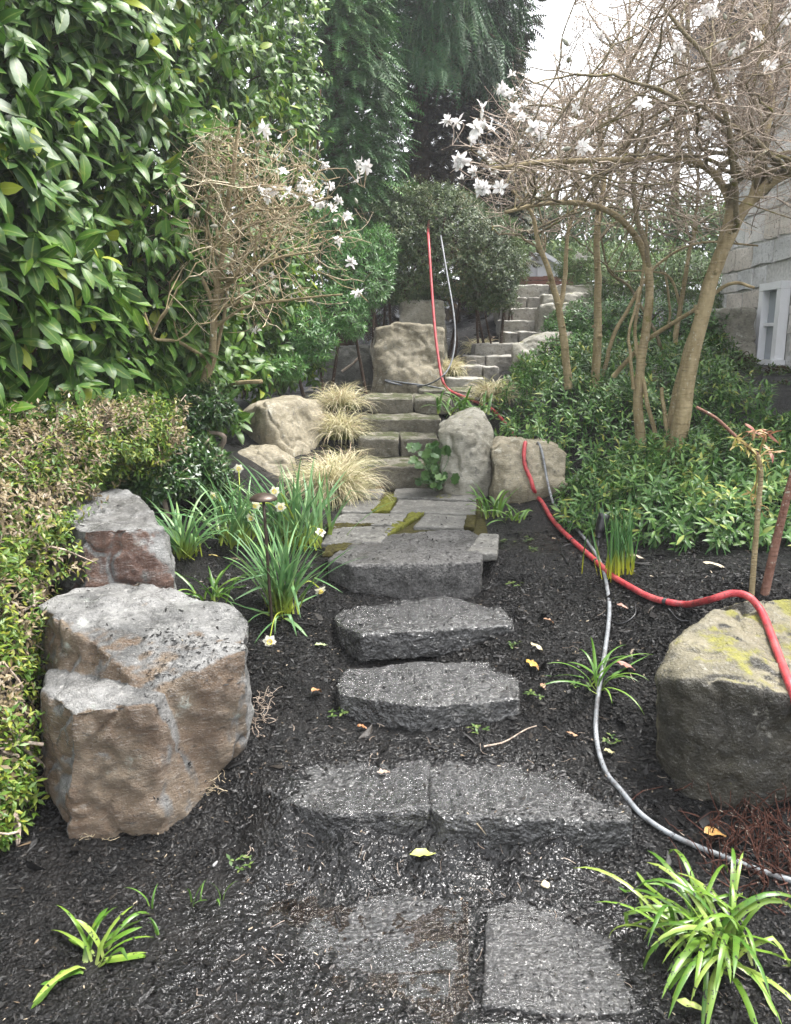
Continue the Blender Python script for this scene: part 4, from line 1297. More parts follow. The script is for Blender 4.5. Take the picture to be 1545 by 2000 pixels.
def magnolia(label, base, limbs, boughs, sub, env, flowers, nbud, twig_mat, fl_Y, name='star_magnolia', twl=(.12, .34), flat=.35, twig_r=.0022, up=.03):
    """limbs: traced trunk and main branches; boughs: list of (limb index, from-fraction range, count);
    env: (px0,px1,py0,py1,Y0,Y1,test) the crown to fill"""
    loc = np.array(base)
    root = thing(name, loc, label, 'tree')
    L = []
    for pts, r0, r1, m in limbs:
        q, rad = limb(pts, r0, r1)
        L.append((q, rad))
        tr_ = Tubes().add(q, rad, 11).build('trunk' if r0 > .02 else 'branch', m, root, loc)
        for _s in range(5 if r0 > .025 else 2):       # sawn off side shoots and knots
            i = int(rng.integers(len(q) * .12, len(q) * .6))
            d = norm(rng.normal(size=3) * (1, 1, .3) + (0, -.5, .25))
            r = rad[i] * rng.uniform(.22, .42)
            Tubes().add(np.array([q[i], q[i] + d * rad[i] * .9, q[i] + d * (rad[i] + rng.uniform(.008, .03))]), [r * 1.5, r * 1.2, r * .9], 7).build('stub', m, tr_, loc)
    b2_, tw = Tubes(), Tubes()
    tips = []
    seconds = []
    for li, f0, f1, cnt in boughs:
        q, rad = L[li]
        for _ in range(cnt):
            i = int(np.clip(rng.uniform(f0, f1) * (len(q) - 1), 0, len(q) - 1))
            for _t in range(40):
                px, py, Y = rng.uniform(env[0], env[1]), rng.uniform(env[2], env[3]), rng.uniform(env[4], env[5])
                if env[6](px, py):
                    g = P(px, py, Y)
                    v = g - q[i]
                    if v[2] > -0.35 * np.hypot(v[0], v[1]) and np.linalg.norm(v) < env[7]:
                        break
            else:
                continue
            a = q[i]
            v = g - a
            m1 = a + v * .35 + np.array((0, 0, .10 * np.linalg.norm(v))) + rng.normal(0, .06, 3)
            m2 = a + v * .7 + np.array((0, 0, .06 * np.linalg.norm(v))) + rng.normal(0, .07, 3)
            path = spline([a, m1, m2, g], 5)
            path[1:] += rng.normal(0, .010, path[1:].shape)
            r = min(rad[i] * .55, .006 + .012 * np.linalg.norm(v))
            b2_.add(path, np.linspace(r, .003, len(path)), 6, cap=False)
            seconds.append(path)
            tips.append((path[-1], path[-1] - path[-2]))
    allp = seconds + [q[int(len(q) * .55):] for q, _ in L]
    for path in seconds:
        for _ in range(sub[0]):
            i = rng.integers(2, len(path) - 1)
            par = norm(path[i + 1] - path[i])
            side = rng.normal(size=3) * (1, 1, flat)
            d = norm(par * .7 + norm(side) * .9)
            p1 = twig_path(path[i], d, rng.uniform(.22, .62), 6, .22, up)
            x, y, _ = project(p1[-1])
            if not env[6](x[0], y[0], 40):
                continue
            tw.add(p1, np.linspace(twig_r * 2.2, twig_r, 7) * rng.uniform(.7, 1.3), 4, rng.random(), cap=False)
            tips.append((p1[-1], p1[-1] - p1[-2]))
            for _k in range(sub[1]):
                j = rng.integers(1, 6)
                d = norm(norm(p1[j + 1] - p1[j]) * .6 + norm(rng.normal(size=3) * (1, 1, flat + .25)))
                p2 = twig_path(p1[j], d, rng.uniform(*twl), 4, .3, up + .03)
                x, y, _ = project(p2[-1])
                if not env[6](x[0], y[0], 60):
                    continue
                tw.add(p2, np.linspace(twig_r * 1.2, twig_r * .6, 5) * rng.uniform(.65, 1.25), 3, rng.random(), cap=False)
                tips.append((p2[-1], p2[-1] - p2[-2]))
    b2_.build('boughs', M_barkdark if twig_mat is M_twig else M_bark, root, loc, kind='stuff')
    tw.build('twigs', twig_mat, root, loc, kind='stuff')
    # little swollen bud on every twig end
    tv = np.array([(0, 0, 0), (.0028, .004, 0), (-.0014, .004, .0024), (-.0014, .004, -.0024), (0, .013, 0)])
    tf = np.array([(0, 1, 2), (0, 2, 3), (0, 3, 1), (4, 2, 1), (4, 3, 2), (4, 1, 3)])
    TP, TD = np.array([q[0] for q in tips]), np.array([q[1] for q in tips])
    v_, f_ = place((tv, tf, None), TP - loc, TD, np.tile((.3, .2, .9), (len(TP), 1)), rng.uniform(.7, 1.5, len(TP)))
    link('buds', make_mesh('buds', v_, f_, True, {'tint': np.repeat(rng.random(len(TP)), 5)}), twig_mat, root, kind='stuff')
    T = np.array([t_[0] for t_ in tips])
    tx, ty, tdep = project(T)
    for px, py in [(fx + dx_, fy + dy_) for fx, fy in flowers for dx_, dy_ in [(0, 0)] + ([tuple(rng.normal(0, 9, 2))] if rng.random() < .5 else [])]:
        dist = np.hypot(tx - px, ty - py) + 22 * np.maximum(0, tdep - fl_Y + .15)
        j = int(np.argmin(dist))
        pos = T[j] if dist[j] < 30 else P(px, py, fl_Y)
        if dist[j] >= 30:      # a twig of its own out to the flower
            near = int(np.argmin(np.linalg.norm(T - pos, axis=1)))
            a = T[near]
            Tubes().add(spline([a, (a + pos) / 2 + rng.normal(0, .02, 3), pos], 4), .0022, 4).build('flower_stalk', twig_mat, root, loc)
        put(flower_parts(int(rng.integers(0, 12))), 'blossom', root, loc, pos, norm(rng.normal(size=3)) + np.array((-.1, -.4, .6)), rng.uniform(.7, 1.15))
    for j in rng.choice(len(T), nbud, replace=False):
        put(bud_me, 'bud', root, loc, T[j], tips[j][1] + np.array((0, 0, .02)), rng.uniform(.8, 1.5))
    return root


def env_right(px, py, m=0):
    if px < 880 - m * .3 or py > 478 + m * .5:
        return False
    if px < 1160 and py < 318 - (px - 880) * 1.28 - m:
        return False
    if px < 960 and py > 425 + m * .3:
        return False
    return True


fl_r = [(893, 240), (912, 246), (888, 312), (902, 326), (922, 335), (948, 312), (936, 286), (965, 205), (985, 190), (978, 172), (995, 165), (955, 232), (1022, 238), (1035, 246), (940, 345), (915, 370), (935, 378), (958, 352),
        (1118, 240), (1140, 285), (1060, 258), (1345, 158), (1335, 95), (1412, 92), (1432, 105), (1440, 98), (1425, 145), (1475, 70), (1505, 135), (1530, 85), (1268, 210), (1380, 20), (1402, 15), (1450, 12), (1310, 178), (1210, 260), (1385, 252), (1540, 15), (1110, 55), (1180, 75),
        (1005, 215), (970, 330), (905, 300), (1015, 275), (925, 262)]
trunks = [
    ([(1314, 928, 4.74), (1330, 820, 4.73), (1347, 720, 4.72), (1385, 560, 4.68), (1428, 455, 4.62), (1470, 388, 4.6), (1545, 335, 4.5), (1660, 300, 4.4)], .056, .022, M_bark),
    ([(1297, 905, 4.86), (1315, 800, 4.86), (1335, 720, 4.85), (1372, 600, 4.82), (1402, 500, 4.8), (1425, 405, 4.8), (1398, 345, 4.8), (1345, 312, 4.75), (1255, 312, 4.7), (1150, 314, 4.6), (1040, 318, 4.5), (960, 330, 4.4)], .034, .010, M_bark),
    ([(1425, 405, 4.8), (1432, 360, 4.75), (1460, 340, 4.7), (1525, 335, 4.5), (1600, 320, 4.4)], .028, .015, M_barkdark),
    ([(1398, 345, 4.8), (1425, 315, 4.9), (1455, 345, 5.0), (1500, 330, 5.1)], .022, .012, M_barkdark),
    ([(1470, 388, 4.6), (1490, 300, 4.7), (1505, 200, 4.8), (1490, 100, 4.9), (1500, -20, 5.0)], .026, .012, M_bark),
    ([(1252, 870, 5.0), (1246, 760, 5.0), (1262, 640, 5.0), (1266, 540, 5.0), (1252, 480, 5.0), (1200, 418, 4.9), (1125, 396, 4.8), (1050, 400, 4.7), (985, 415, 4.6)], .033, .009, M_bark),
    ([(1266, 540, 5.0), (1262, 480, 5.0), (1240, 400, 5.1), (1250, 300, 5.2), (1335, 200, 5.3), (1345, 90, 5.4), (1340, 0, 5.5)], .018, .008, M_barkdark),
    ([(1290, 885, 4.9), (1262, 770, 4.95), (1240, 650, 5.05), (1256, 540, 5.1), (1262, 430, 5.15)], .0145, .007, M_bark),
    ([(1237, 760, 4.98), (1232, 690, 4.98), (1228, 655, 5.0), (1250, 560, 5.05)], .011, .008, M_bark),
    ([(1308, 885, 4.8), (1297, 800, 4.8), (1292, 757, 4.8)], .013, .011, M_bark),
    ([(1200, 735, 5.3), (1262, 665, 5.1), (1350, 610, 4.85), (1425, 555, 4.7), (1470, 562, 4.6)], .016, .008, M_bark),
    ([(1428, 455, 4.62), (1440, 420, 4.5), (1420, 250, 4.2), (1380, 120, 4.1), (1300, 20, 4.1)], .018, .008, M_barkdark),
]
br = [(0, .75, 1, 8), (1, .55, 1, 18), (2, .3, 1, 5), (3, .3, 1, 4), (4, .3, 1, 8), (5, .62, 1, 13), (6, .3, 1, 9), (11, .3, 1, 7)]
magnolia('large star magnolia with mossy leaning trunk and dense bare twigs', (*hit(1314, 930)[:2], hit(1314, 930)[2]), trunks, br, (9, 6), (885, 1640, -140, 470, 3.7, 5.9, env_right, 2.6), fl_r, 70, M_twig, 4.1, twig_r=.0014)
rear = [
    ([(1110, 760, 6.0), (1104, 680, 6.0), (1092, 605, 6.0), (1075, 540, 6.0), (1052, 478, 6.0), (1040, 420, 6.0), (1000, 370, 6.0)], .033, .010, M_bark),
    ([(1092, 605, 6.0), (1104, 540, 6.05), (1108, 460, 6.1), (1130, 380, 6.2), (1120, 280, 6.3)], .02, .008, M_bark),
    ([(1163, 760, 6.2), (1166, 640, 6.2), (1168, 540, 6.2), (1166, 440, 6.2), (1180, 340, 6.3), (1170, 230, 6.4)], .036, .012, M_bark),
    ([(1175, 740, 6.3), (1198, 660, 6.3), (1238, 585, 6.3), (1290, 512, 6.3), (1370, 474, 6.2), (1480, 480, 6.1)], .018, .007, M_bark),
    ([(1298, 700, 6.6), (1270, 630, 6.6), (1228, 560, 6.6), (1190, 528, 6.6), (1172, 450, 6.6)], .016, .007, M_barkdark),
    ([(1318, 670, 6.9), (1330, 600, 6.9), (1342, 520, 6.9), (1358, 430, 7.0), (1365, 330, 7.0)], .024, .010, M_bark),
    ([(1330, 600, 6.9), (1310, 545, 6.9), (1270, 530, 6.9), (1200, 530, 6.9)], .013, .006, M_bark),
    ([(1308, 640, 7.2), (1306, 580, 7.2), (1298, 530, 7.2)], .012, .010, M_bark),
]
br2 = [(0, .6, 1, 9), (1, .5, 1, 9), (2, .55, 1, 12), (3, .7, 1, 5), (4, .6, 1, 5), (5, .6, 1, 9), (6, .5, 1, 4)]
magnolia('second star magnolia with several slender upright trunks in the ground cover', (*hit(1140, 770)[:2], hit(1140, 770)[2]), rear, br2, (6, 4), (930, 1560, 60, 500, 5.6, 8.0, env_right, 2.4), [(1130, 500), (1020, 330), (1240, 330), (1450, 320)], 20, M_twig, 6.2, twig_r=.0018)


def env_left(px, py, m=0):
    if py < 235 - m * .4 or py > 705 + m * .4 or px < 235 - m or px > 725 + m * .3:
        return False
    if py < 330 and abs(px - 450) > 60 + (py - 235) * 1.5 + m:
        return False
    return True


fl_l = [(530, 370), (545, 382), (560, 372), (575, 380), (588, 368), (655, 320), (690, 335), (700, 325), (706, 318), (655, 372), (610, 402), (640, 400), (655, 415), (662, 408), (685, 420), (505, 370), (515, 385), (450, 503), (530, 535), (545, 565), (498, 643), (662, 480), (695, 508), (710, 565), (605, 360), (515, 260), (530, 362), (638, 395)]
ltr = [
    ([(395, 790, 4.9), (403, 740, 4.9), (416, 680, 4.88), (418, 600, 4.85), (430, 520, 4.85), (440, 440, 4.82), (452, 350, 4.8), (462, 280, 4.8), (468, 235, 4.8)], .028, .007, M_bark),
    ([(375, 790, 5.05), (366, 680, 5.05), (360, 560, 5.05), (357, 430, 5.05), (352, 340, 5.0)], .014, .006, M_bark),
    ([(400, 770, 4.95), (430, 660, 4.95), (450, 540, 4.95), (472, 430, 4.95), (478, 330, 5.0)], .014, .006, M_bark),
    ([(412, 590, 4.85), (392, 540, 4.8), (362, 510, 4.75), (320, 500, 4.7), (265, 510, 4.6)], .014, .005, M_bark),
    ([(425, 575, 4.85), (470, 540, 4.8), (540, 505, 4.75), (620, 490, 4.7)], .011, .005, M_bark),
    ([(440, 430, 4.82), (500, 410, 4.8), (580, 405, 4.7), (650, 385, 4.6)], .011, .005, M_bark),
    ([(300, 655, 4.4), (270, 590, 4.35), (240, 555, 4.3)], .010, .006, M_bark),
    ([(403, 700, 4.9), (350, 668, 4.6), (300, 658, 4.4), (330, 600, 4.3)], .012, .006, M_bark),
    ([(418, 640, 4.87), (480, 600, 4.8), (570, 585, 4.7), (668, 575, 4.6)], .010, .005, M_bark),
]
brl = [(0, .35, 1, 15), (1, .4, 1, 4), (2, .4, 1, 7), (3, .3, 1, 5), (4, .3, 1, 7), (5, .3, 1, 8), (7, .3, 1, 5), (8, .3, 1, 7)]
magnolia('small star magnolia with tan zigzag twigs in front of the laurel hedge', (*P(392, 800, 4.92)[:2], gz(*P(392, 800, 4.92)[:2])), ltr, brl, (5, 4), (240, 715, 245, 700, 4.55, 5.4, env_left, 1.5), fl_l, 40, M_twigtan, 4.6, twl=(.06, .2), twig_r=.0014, flat=.5)

# ---------------------------------------------------------------- resting things on the stones and the soil
bpy.context.view_layer.update()
STONES = [o for o in bpy.data.objects if o.type == 'MESH' and o.name.split('.')[0] in ('boulder', 'stone_step', 'block', 'flagstone')]
STONE_BOX = []
for o in STONES:
    bb = np.array([o.matrix_world @ Vector(c) for c in o.bound_box])
    STONE_BOX.append((bb.min(0) - .02, bb.max(0) + .02))


def cast(px, py):
    """first stone or soil the pixel's ray meets: point, normal"""
    d = Vector(ray(px, py)).normalized()
    o0 = Vector((0, 0, CAMZ))
    g = hit(px, py)
    best, bn = (Vector(g) - o0).length, None
    bp = g
    for o in STONES:
        m = o.matrix_world.translation
        ok, lo, nn, _ = o.ray_cast(o0 - m, d)
        if ok:
            w = lo + m
            if (w - o0).length < best + .03:
                best, bp, bn = (w - o0).length, np.array(w), np.array(nn)
    return bp, (bn if bn is not None else np.array((0, 0, 1.0)))


BOX_LO = np.array([b_[0] for b_ in STONE_BOX])
BOX_HI = np.array([b_[1] for b_ in STONE_BOX])


def top_z(x, y, z=None):
    z, n = (gz(x, y) if z is None else z), np.array((0, 0, 1.0))
    for k in np.nonzero((BOX_LO[:, 0] < x) & (x < BOX_HI[:, 0]) & (BOX_LO[:, 1] < y) & (y < BOX_HI[:, 1]))[0]:
        o = STONES[k]
        if True:
            m = o.matrix_world.translation
            ok, q, nn, _ = o.ray_cast(Vector((x, y, 5)) - m, Vector((0, 0, -1)))
            if ok and q.z + m.z > z:
                z, n = q.z + m.z, np.array(nn)
    return z, n


# ---------------------------------------------------------------- mulch chips
def chip_mat(name, stops, rough, spec, _):
    t = NT(name)
    c = t.coord()
    pd = t.node('ShaderNodeVectorMath', {0: c, 1: (0.05, 1.75, 0.05)}, operation='DISTANCE').outputs['Value']
    near = t.step(t.math('ADD', pd, t.math('MULTIPLY', t.noise(c, 5, 4), .7)), 1.3, .7)
    r = t.node('ShaderNodeMapRange', {'Value': near, 'To Min': rough, 'To Max': .09}).outputs['Result']
    return t.done(t.pbr(t.ramp(t.attr('tint'), stops), r, t.node('ShaderNodeMapRange', {'Value': near, 'To Min': spec, 'To Max': .45}).outputs['Result'], t.bump(t.noise(c, 300, 3), .5, .004)))


M_chip = chip_mat('bark_chip', [(0, (0.004, 0.004, 0.0042)), (0.7, (0.0125, 0.0115, 0.011)), (0.93, (0.032, 0.026, 0.021)), (0.955, (0.14, 0.10, 0.065)), (1, (0.34, 0.29, 0.21))], 0.36, 0.3, 0.0)
oct_v = np.array([(.03, -.5, -.02), (.17, -.2, .0), (-.02, .12, .05), (-.15, -.28, .03), (.09, .3, -.03), (-.05, .5, .04)])
oct_f = np.array([(0, 1, 2), (0, 2, 3), (5, 2, 1), (5, 3, 2), (0, 4, 1), (0, 3, 4), (5, 1, 4), (5, 4, 3)])
chip_shape = (oct_v, oct_f, np.zeros(6))


def chips(n, px0, px1, py0, py1, size, lift=.0, stony=False, name='mulch_chips', label=None, pale=0.02):
    q = []
    # even in the picture, hence denser near the viewer
    px, py = rng.uniform(px0, px1, n), rng.uniform(py0, py1, n)
    u = (px - W0 / 2) / FPX
    v = (H0 / 2 - py) / FPX
    d = np.stack([u, CP + v * SP, -SP + v * CP], -1)
    z = np.full(n, .2)
    for _ in range(25):
        t_ = (z - CAMZ) / np.minimum(d[:, 2], -.02)
        x, y = d[:, 0] * t_, d[:, 1] * t_
        z = .6 * z + .4 * ground_base(x, np.clip(y, 0, 9))
    ok = (y > 1.0) & (y < 6.5)
    # washed away where water runs over the mud
    ok &= ~((np.hypot(x - .0, y - 1.72) + .12 * perlin(np.c_[x, y, 0 * x] / .12) < .62) & (rng.random(n) < .6))
    x, y = x[ok], y[ok]
    if stony:
        g_ = ground_z(x, y)
        zz_ = np.array([top_z(a, b, c_)[0] for a, b, c_ in zip(x, y, g_)])
        nz_ = np.array((0, 0, 1.0))
    else:
        zz_ = ground_z(x, y)
    m = len(x)
    p = np.c_[x, y, zz_ + lift + rng.uniform(0, .004, m)]
    dd = rng.normal(size=(m, 3)) * (1, 1, .28)
    s = rng.lognormal(math.log(size), .65, m) * np.clip(y / 2.2, .8, 1.7)
    s = np.minimum(s, size * 3.5)
    tint_ = np.where(rng.random(m) < pale, rng.uniform(.94, 1, m), rng.random(m) ** 1.3 * .9)
    s = np.where(tint_ > .94, s * .6, s)
    nn = np.array((0, 0, 1.0)) + rng.normal(0, .35, (m, 3))
    return p, dd, nn, s, tint_


parts_ = [chips(46000, -40, 1590, 1120, 2040, .0078), chips(24000, 400, 1590, 930, 1330, .0085), chips(5000, -40, 1590, 1250, 2040, .015, pale=.03), chips(700, -40, 1590, 1000, 2040, .028, pale=.12)]
stonyc = chips(13000, 300, 1300, 1440, 2040, .0072, .001, True)
stonyc[0][:, 2] = np.maximum(stonyc[0][:, 2], -.0038)
st2 = chips(1500, 640, 1030, 1020, 1420, .007, .001, True)
st3 = chips(350, 90, 490, 960, 1480, .007, .001, True)
p_, d_, n_, s_, t_ = (np.concatenate([a[i] for a in parts_ + [stonyc, st2, st3]]) for i in range(5))
V, F = place(chip_shape, p_, d_, n_, s_)
link('mulch_chips', make_mesh('mulch_chips', V, F, False, {'tint': np.repeat(t_, 6)}), M_chip, kind='stuff')

# straw, needles and bits of twig strewn over the beds
lt = Tubes()
for _ in range(260):
    g_ = hit(rng.uniform(380, 1540), 1000 + 980 * rng.random() ** .8)
    if g_[1] > 4.4:
        continue
    lt.add(twig_path(g_ + (0, 0, .006), rng.normal(size=3) * (1, 1, .1), rng.uniform(.012, .05), 4, .25, 0), rng.uniform(.0004, .0011), 3, rng.random(), cap=False)
lt.build('straw_litter', M_twig, kind='stuff')

# ---------------------------------------------------------------- blades
def blade(az, elev, L, Wd, droop, nseg=9, twist=0.0, blunt=False, kink=None):
    h = np.array((math.cos(az), math.sin(az), 0))
    side0 = np.array((-h[1], h[0], 0))
    pts = [np.zeros(3)]
    e = elev
    ds = []
    for k in range(nseg):
        dr = h * math.cos(e) + np.array((0, 0, math.sin(e)))
        ds.append(dr)
        pts.append(pts[-1] + dr * L / nseg)
        e -= droop * (0.4 + 1.2 * k / nseg) / nseg
        if kink is not None and k == kink:
            e -= 1.1
    ds.append(ds[-1])
    t_ = np.linspace(0, 1, nseg + 1)
    w = Wd / 2 * np.minimum(1, .55 + 3 * t_) * (1 - t_ ** (7 if blunt else 3.2) * .97)
    V, A = [], []
    for k in range(nseg + 1):
        up = np.cross(ds[k], side0)
        s = side0 * math.cos(twist * t_[k]) + up * math.sin(twist * t_[k])
        nn = np.cross(s, ds[k])
        V += [pts[k] - s * w[k], pts[k] + nn * w[k] * -.35, pts[k] + s * w[k]]
        A += [t_[k]] * 3
    q = []
    for k in range(nseg):
        a = 3 * k
        q += [(a, a + 1, a + 4, a + 3), (a + 1, a + 2, a + 5, a + 4)]
    return np.array(V), np.array(q), np.array(A)


def clump(name, label, cat, base, mat, n, L, Wd, elev, droop, spread=.03, az=None, twist=.5, blunt=False, kinkp=0.0, solo=True, tint=(0, 1), part='leaf', nseg=9, settle=True):
    base = np.asarray(base, float)
    root = thing(name, base, label, cat)
    Vs, Fs, Ts, As, off = [], [], [], [], 0
    for i in range(n):
        a = rng.uniform(0, 2 * np.pi) if az is None else rng.normal(az[0], az[1])
        e = rng.uniform(*elev)
        ln = rng.uniform(*L)
        kk = int(rng.integers(3, nseg - 2)) if rng.random() < kinkp else None
        V, q, A = blade(a, e, ln, Wd * rng.uniform(.75, 1.2), rng.uniform(*droop), nseg, rng.normal(0, twist), blunt, kk)
        o = np.array((rng.normal(0, spread), rng.normal(0, spread), 0))
        V = V + o
        if settle:            # a drooping blade lies on the soil instead of passing through it
            g = ground_z(V[:, 0] + base[0], V[:, 1] + base[1]) - base[2] + .004
            V[:, 2] = np.where(A > .12, np.maximum(V[:, 2], g + .006 * rng.random()), V[:, 2] - .01)
        tt = rng.uniform(*tint)
        if solo:
            me = make_mesh(part, V, q, True, {'tint': np.full(len(V), tt), 'along': A})
            link(part, me, mat, root)
        else:
            Vs.append(V)
            Fs.append(q + off)
            off += len(V)
            Ts.append(np.full(len(V), tt))
            As.append(A)
    if not solo:
        link('blades', make_mesh('blades', np.concatenate(Vs), np.concatenate(Fs), True, {'tint': np.concatenate(Ts), 'along': np.concatenate(As)}), mat, root, kind='stuff')
    return root


M_daff = leaf_mat('daffodil_leaf', [(0, (0.07, 0.17, 0.06)), (0.6, (0.13, 0.26, 0.10)), (1, (0.21, 0.34, 0.13))], .42, .4, .22, base=((0.30, 0.37, 0.04), .0, .38))
M_blue = leaf_mat('strap_leaf', [(0, (0.055, 0.14, 0.016)), (0.6, (0.14, 0.25, 0.03)), (1, (0.28, 0.36, 0.08))], .35, .5, .25, speck=((0.012, 0.011, 0.01), 75, .60), base=((0.38, 0.42, 0.16), .0, .25))
M_blue2 = leaf_mat('strap_leaf_dark', [(0, (0.05, 0.13, 0.018)), (0.6, (0.10, 0.22, 0.03)), (1, (0.2, 0.32, 0.06))], .35, .5, .25, base=((0.3, 0.36, 0.08), .0, .2))
M_grassy = leaf_mat('tan_sedge', [(0, (0.28, 0.27, 0.11)), (0.45, (0.55, 0.50, 0.31)), (0.8, (0.72, 0.67, 0.48)), (1, (0.50, 0.36, 0.25))], .6, .3, .2, base=((0.13, 0.16, 0.035), .05, .45))
M_upright = leaf_mat('upright_daffodil_leaf', [(0, (0.03, 0.10, 0.025)), (1, (0.07, 0.17, 0.045))], .4, .4, .2, base=((0.42, 0.42, 0.02), .02, .42))
M_cup = leaf_mat('daffodil_cup', [(0, (0.80, 0.62, 0.12)), (1, (0.85, 0.72, 0.25))], .5, .3, .2)
M_cream = leaf_mat('cream_petal', [(0, (0.80, 0.77, 0.62)), (1, (0.86, 0.85, 0.78))], .5, .3, .25)

# sedge tufts
for px, py, Y, n, L, lab in [
        (648, 968, 4.95, 1700, (.26, .46), 'largest tan sedge tuft at the corner of the paved landing'),
        (672, 905, 5.45, 520, (.2, .36), 'tan sedge tuft beside the second tan step'),
        (664, 850, 5.95, 620, (.22, .38), 'tan sedge tuft beside the third tan step'),
        (668, 806, 6.35, 560, (.2, .36), 'uppermost tan sedge tuft of the row beside the steps'),
        (874, 728, 7.95, 520, (.18, .32), 'pale sedge tuft left of the first distant stair steps'),
        (888, 700, 8.5, 460, (.18, .32), 'pale sedge tuft left of the third distant stair step'),
        (938, 672, 9.1, 480, (.18, .32), 'green tinged sedge tuft left of the fourth distant stair step'),
        (962, 790, 6.6, 480, (.2, .34), 'faded sedge tuft tucked between upper landing and ground cover')]:
    b = P(px, py, Y)
    z, _ = top_z(b[0], b[1])
    b[2] = min(b[2], z) if abs(b[2] - z) > .25 else z
    clump('sedge_tuft', lab, 'grass', b, M_grassy, n, L, .0042 if Y < 6.6 else .0055, (.5, 1.55), (1.7, 3.5), .05, twist=.8, solo=False, nseg=7, settle=False)


def flower(root, loc, pos, face, s=1.0):
    """six cream petals round a short yellow cup"""
    face = norm(face)
    r0 = norm(np.cross(face, (0.2, .1, 1)))
    r1 = np.cross(face, r0)
    fl = None
    for i in range(6):
        a = i * math.pi / 3 + (.1 if i % 2 else 0)
        rad = r0 * math.cos(a) + r1 * math.sin(a)
        d = norm(rad + face * (.05 + .15 * (i % 2)))
        V, q, A = leaf_shape(.033, .024, 4, .15, .25, 1.0, 2, .02)
        v, f = place((V, q, A), np.array([pos + face * .002 * (i % 2) - loc]), d[None], face[None], np.array([s]))
        o = link('petal', make_mesh('petal', v, f, True, {'tint': np.full(len(v), .5), 'along': np.ones(len(v))}), M_cream, root)
    V, q = lathe([(.004, -.004), (.008, .004), (.010, .012), (.0135, .017)], 12)
    R = np.stack([r0, r1, face], -1) * s
    link('cup', make_mesh('cup', V @ R.T + pos - loc, q, True, {'tint': np.full(len(V), .5), 'along': np.ones(len(V))}), M_cup, root)


def daffodil(label, px, py, n, L, flowers=(), spread=.05, elev=(.75, 1.5), droop=(.2, 1.1), loc=None):
    b = hit(px, py) if loc is None else np.asarray(loc)
    root = clump('daffodil', label, 'daffodils', b, M_daff, int(n * 1.6), (L[0], L[1] * 1.06), .0155, elev, droop, spread, twist=.7, kinkp=.12)
    for fx, fy, dy, face in flowers:
        pos = P(fx, fy, b[1] + dy)
        pos[2] = max(pos[2], top_z(pos[0], pos[1])[0] + .015)
        flower(root, b, pos, face, .85)
        foot = np.array((b[0] + rng.normal(0, .02), b[1] + rng.normal(0, .02), b[2]))
        top = pos - norm(face) * .012
        mid = foot * .35 + top * .65 + np.array((0, 0, .06))
        Tubes().add(spline([foot, mid, top], 6), .003, 5).build('flower_stalk', M_daff, root, b)
    return root


daffodil('leafy daffodil clump in front of the bronze path light', 553, 1196, 46, (.28, .48), [(625, 1152, .05, (.3, -.5, -.5)), (527, 1274, -.25, (.2, -.8, .2))], .03, (.85, 1.5), (.1, 1.0))
daffodil('tallest daffodil clump with cream flowers around the bronze path light', 585, 1065, 60, (.30, .5), [(537, 960, -.25, (-.1, -1, .25)), (548, 990, -.28, (.1, -1, -.1)), (500, 986, -.2, (-.3, -1, -.3)), (626, 1040, -.1, (.3, -.6, .7))], .075, (.8, 1.5), (.1, .9))
daffodil('daffodil clump arching over the mulch beside the red faced boulder', 362, 1088, 34, (.22, .4), [], .022, (.7, 1.45), (.5, 1.6))
daffodil('daffodil clump in the gap between two leafier ones near the glossy shrub', 462, 1060, 36, (.24, .42), [(418, 968, .1, (-.5, -1, -.2)), (466, 915, .35, (.2, -1, .1)), (490, 1010, -.1, (0, -1, -.4))], .05, (.6, 1.45), (.3, 1.4))
daffodil('broken daffodil leaves drooping over the mulch beside the notched boulder', 545, 1205, 5, (.16, .26), [], .01, (-.1, .5), (.6, 1.4))
clump('strap_leaved_plant', 'bright green sprawling strap leaved clump behind the notched boulder', 'plant', hit(415, 1172), M_blue2, 24, (.14, .26), .012, (.3, 1.2), (.8, 2.0), .025, twist=.6, kinkp=.1)
clump('strap_leaved_plant', 'large lime green strap leaved clump speckled with mulch at lower right', 'plant', hit(1408, 1862), M_blue, 80, (.17, .36), .0135, (.3, 1.4), (1.5, 3.2), .04, az=(2.7, 1.35), twist=.5, kinkp=.08, blunt=True)
clump('strap_leaved_plant', 'small strap leaved plant alone in the mulch at lower left', 'plant', hit(178, 1885), M_blue, 17, (.10, .20), .015, (.2, 1.4), (.8, 2.4), .02, twist=.5, blunt=True, kinkp=.2)
clump('strap_leaved_plant', 'strap leaved clump at the right edge of the paved landing', 'plant', hit(962, 1010), M_blue2, 20, (.14, .26), .015, (.5, 1.5), (.6, 1.8), .035, blunt=True)
clump('strap_leaved_plant', 'second smaller strap leaved tuft right of the paved landing', 'plant', hit(1005, 1018), M_blue2, 13, (.10, .2), .013, (.2, 1.3), (.8, 2.0), .03, blunt=True)
clump('strap_leaved_plant', 'thin spreading plant under the grey hose beside the dark boulder', 'plant', hit(1168, 1345), M_blue2, 17, (.14, .30), .011, (.15, 1.35), (.6, 1.9), .02, twist=.6)
clump('strap_leaved_plant', 'tiny green strap leaved plant on the upper bed by a path light', 'plant', hit(712, 748), M_blue2, 14, (.14, .26), .018, (.4, 1.4), (.5, 1.8), .03, blunt=True)
clump('strap_leaved_plant', 'lush strap leaved clump spilling over the upright grey boulder', 'plant', P(905, 795, 5.95) + (0, 0, -.05), M_blue2, 44, (.16, .32), .02, (.3, 1.4), (.6, 2.0), .09, blunt=True, settle=False)
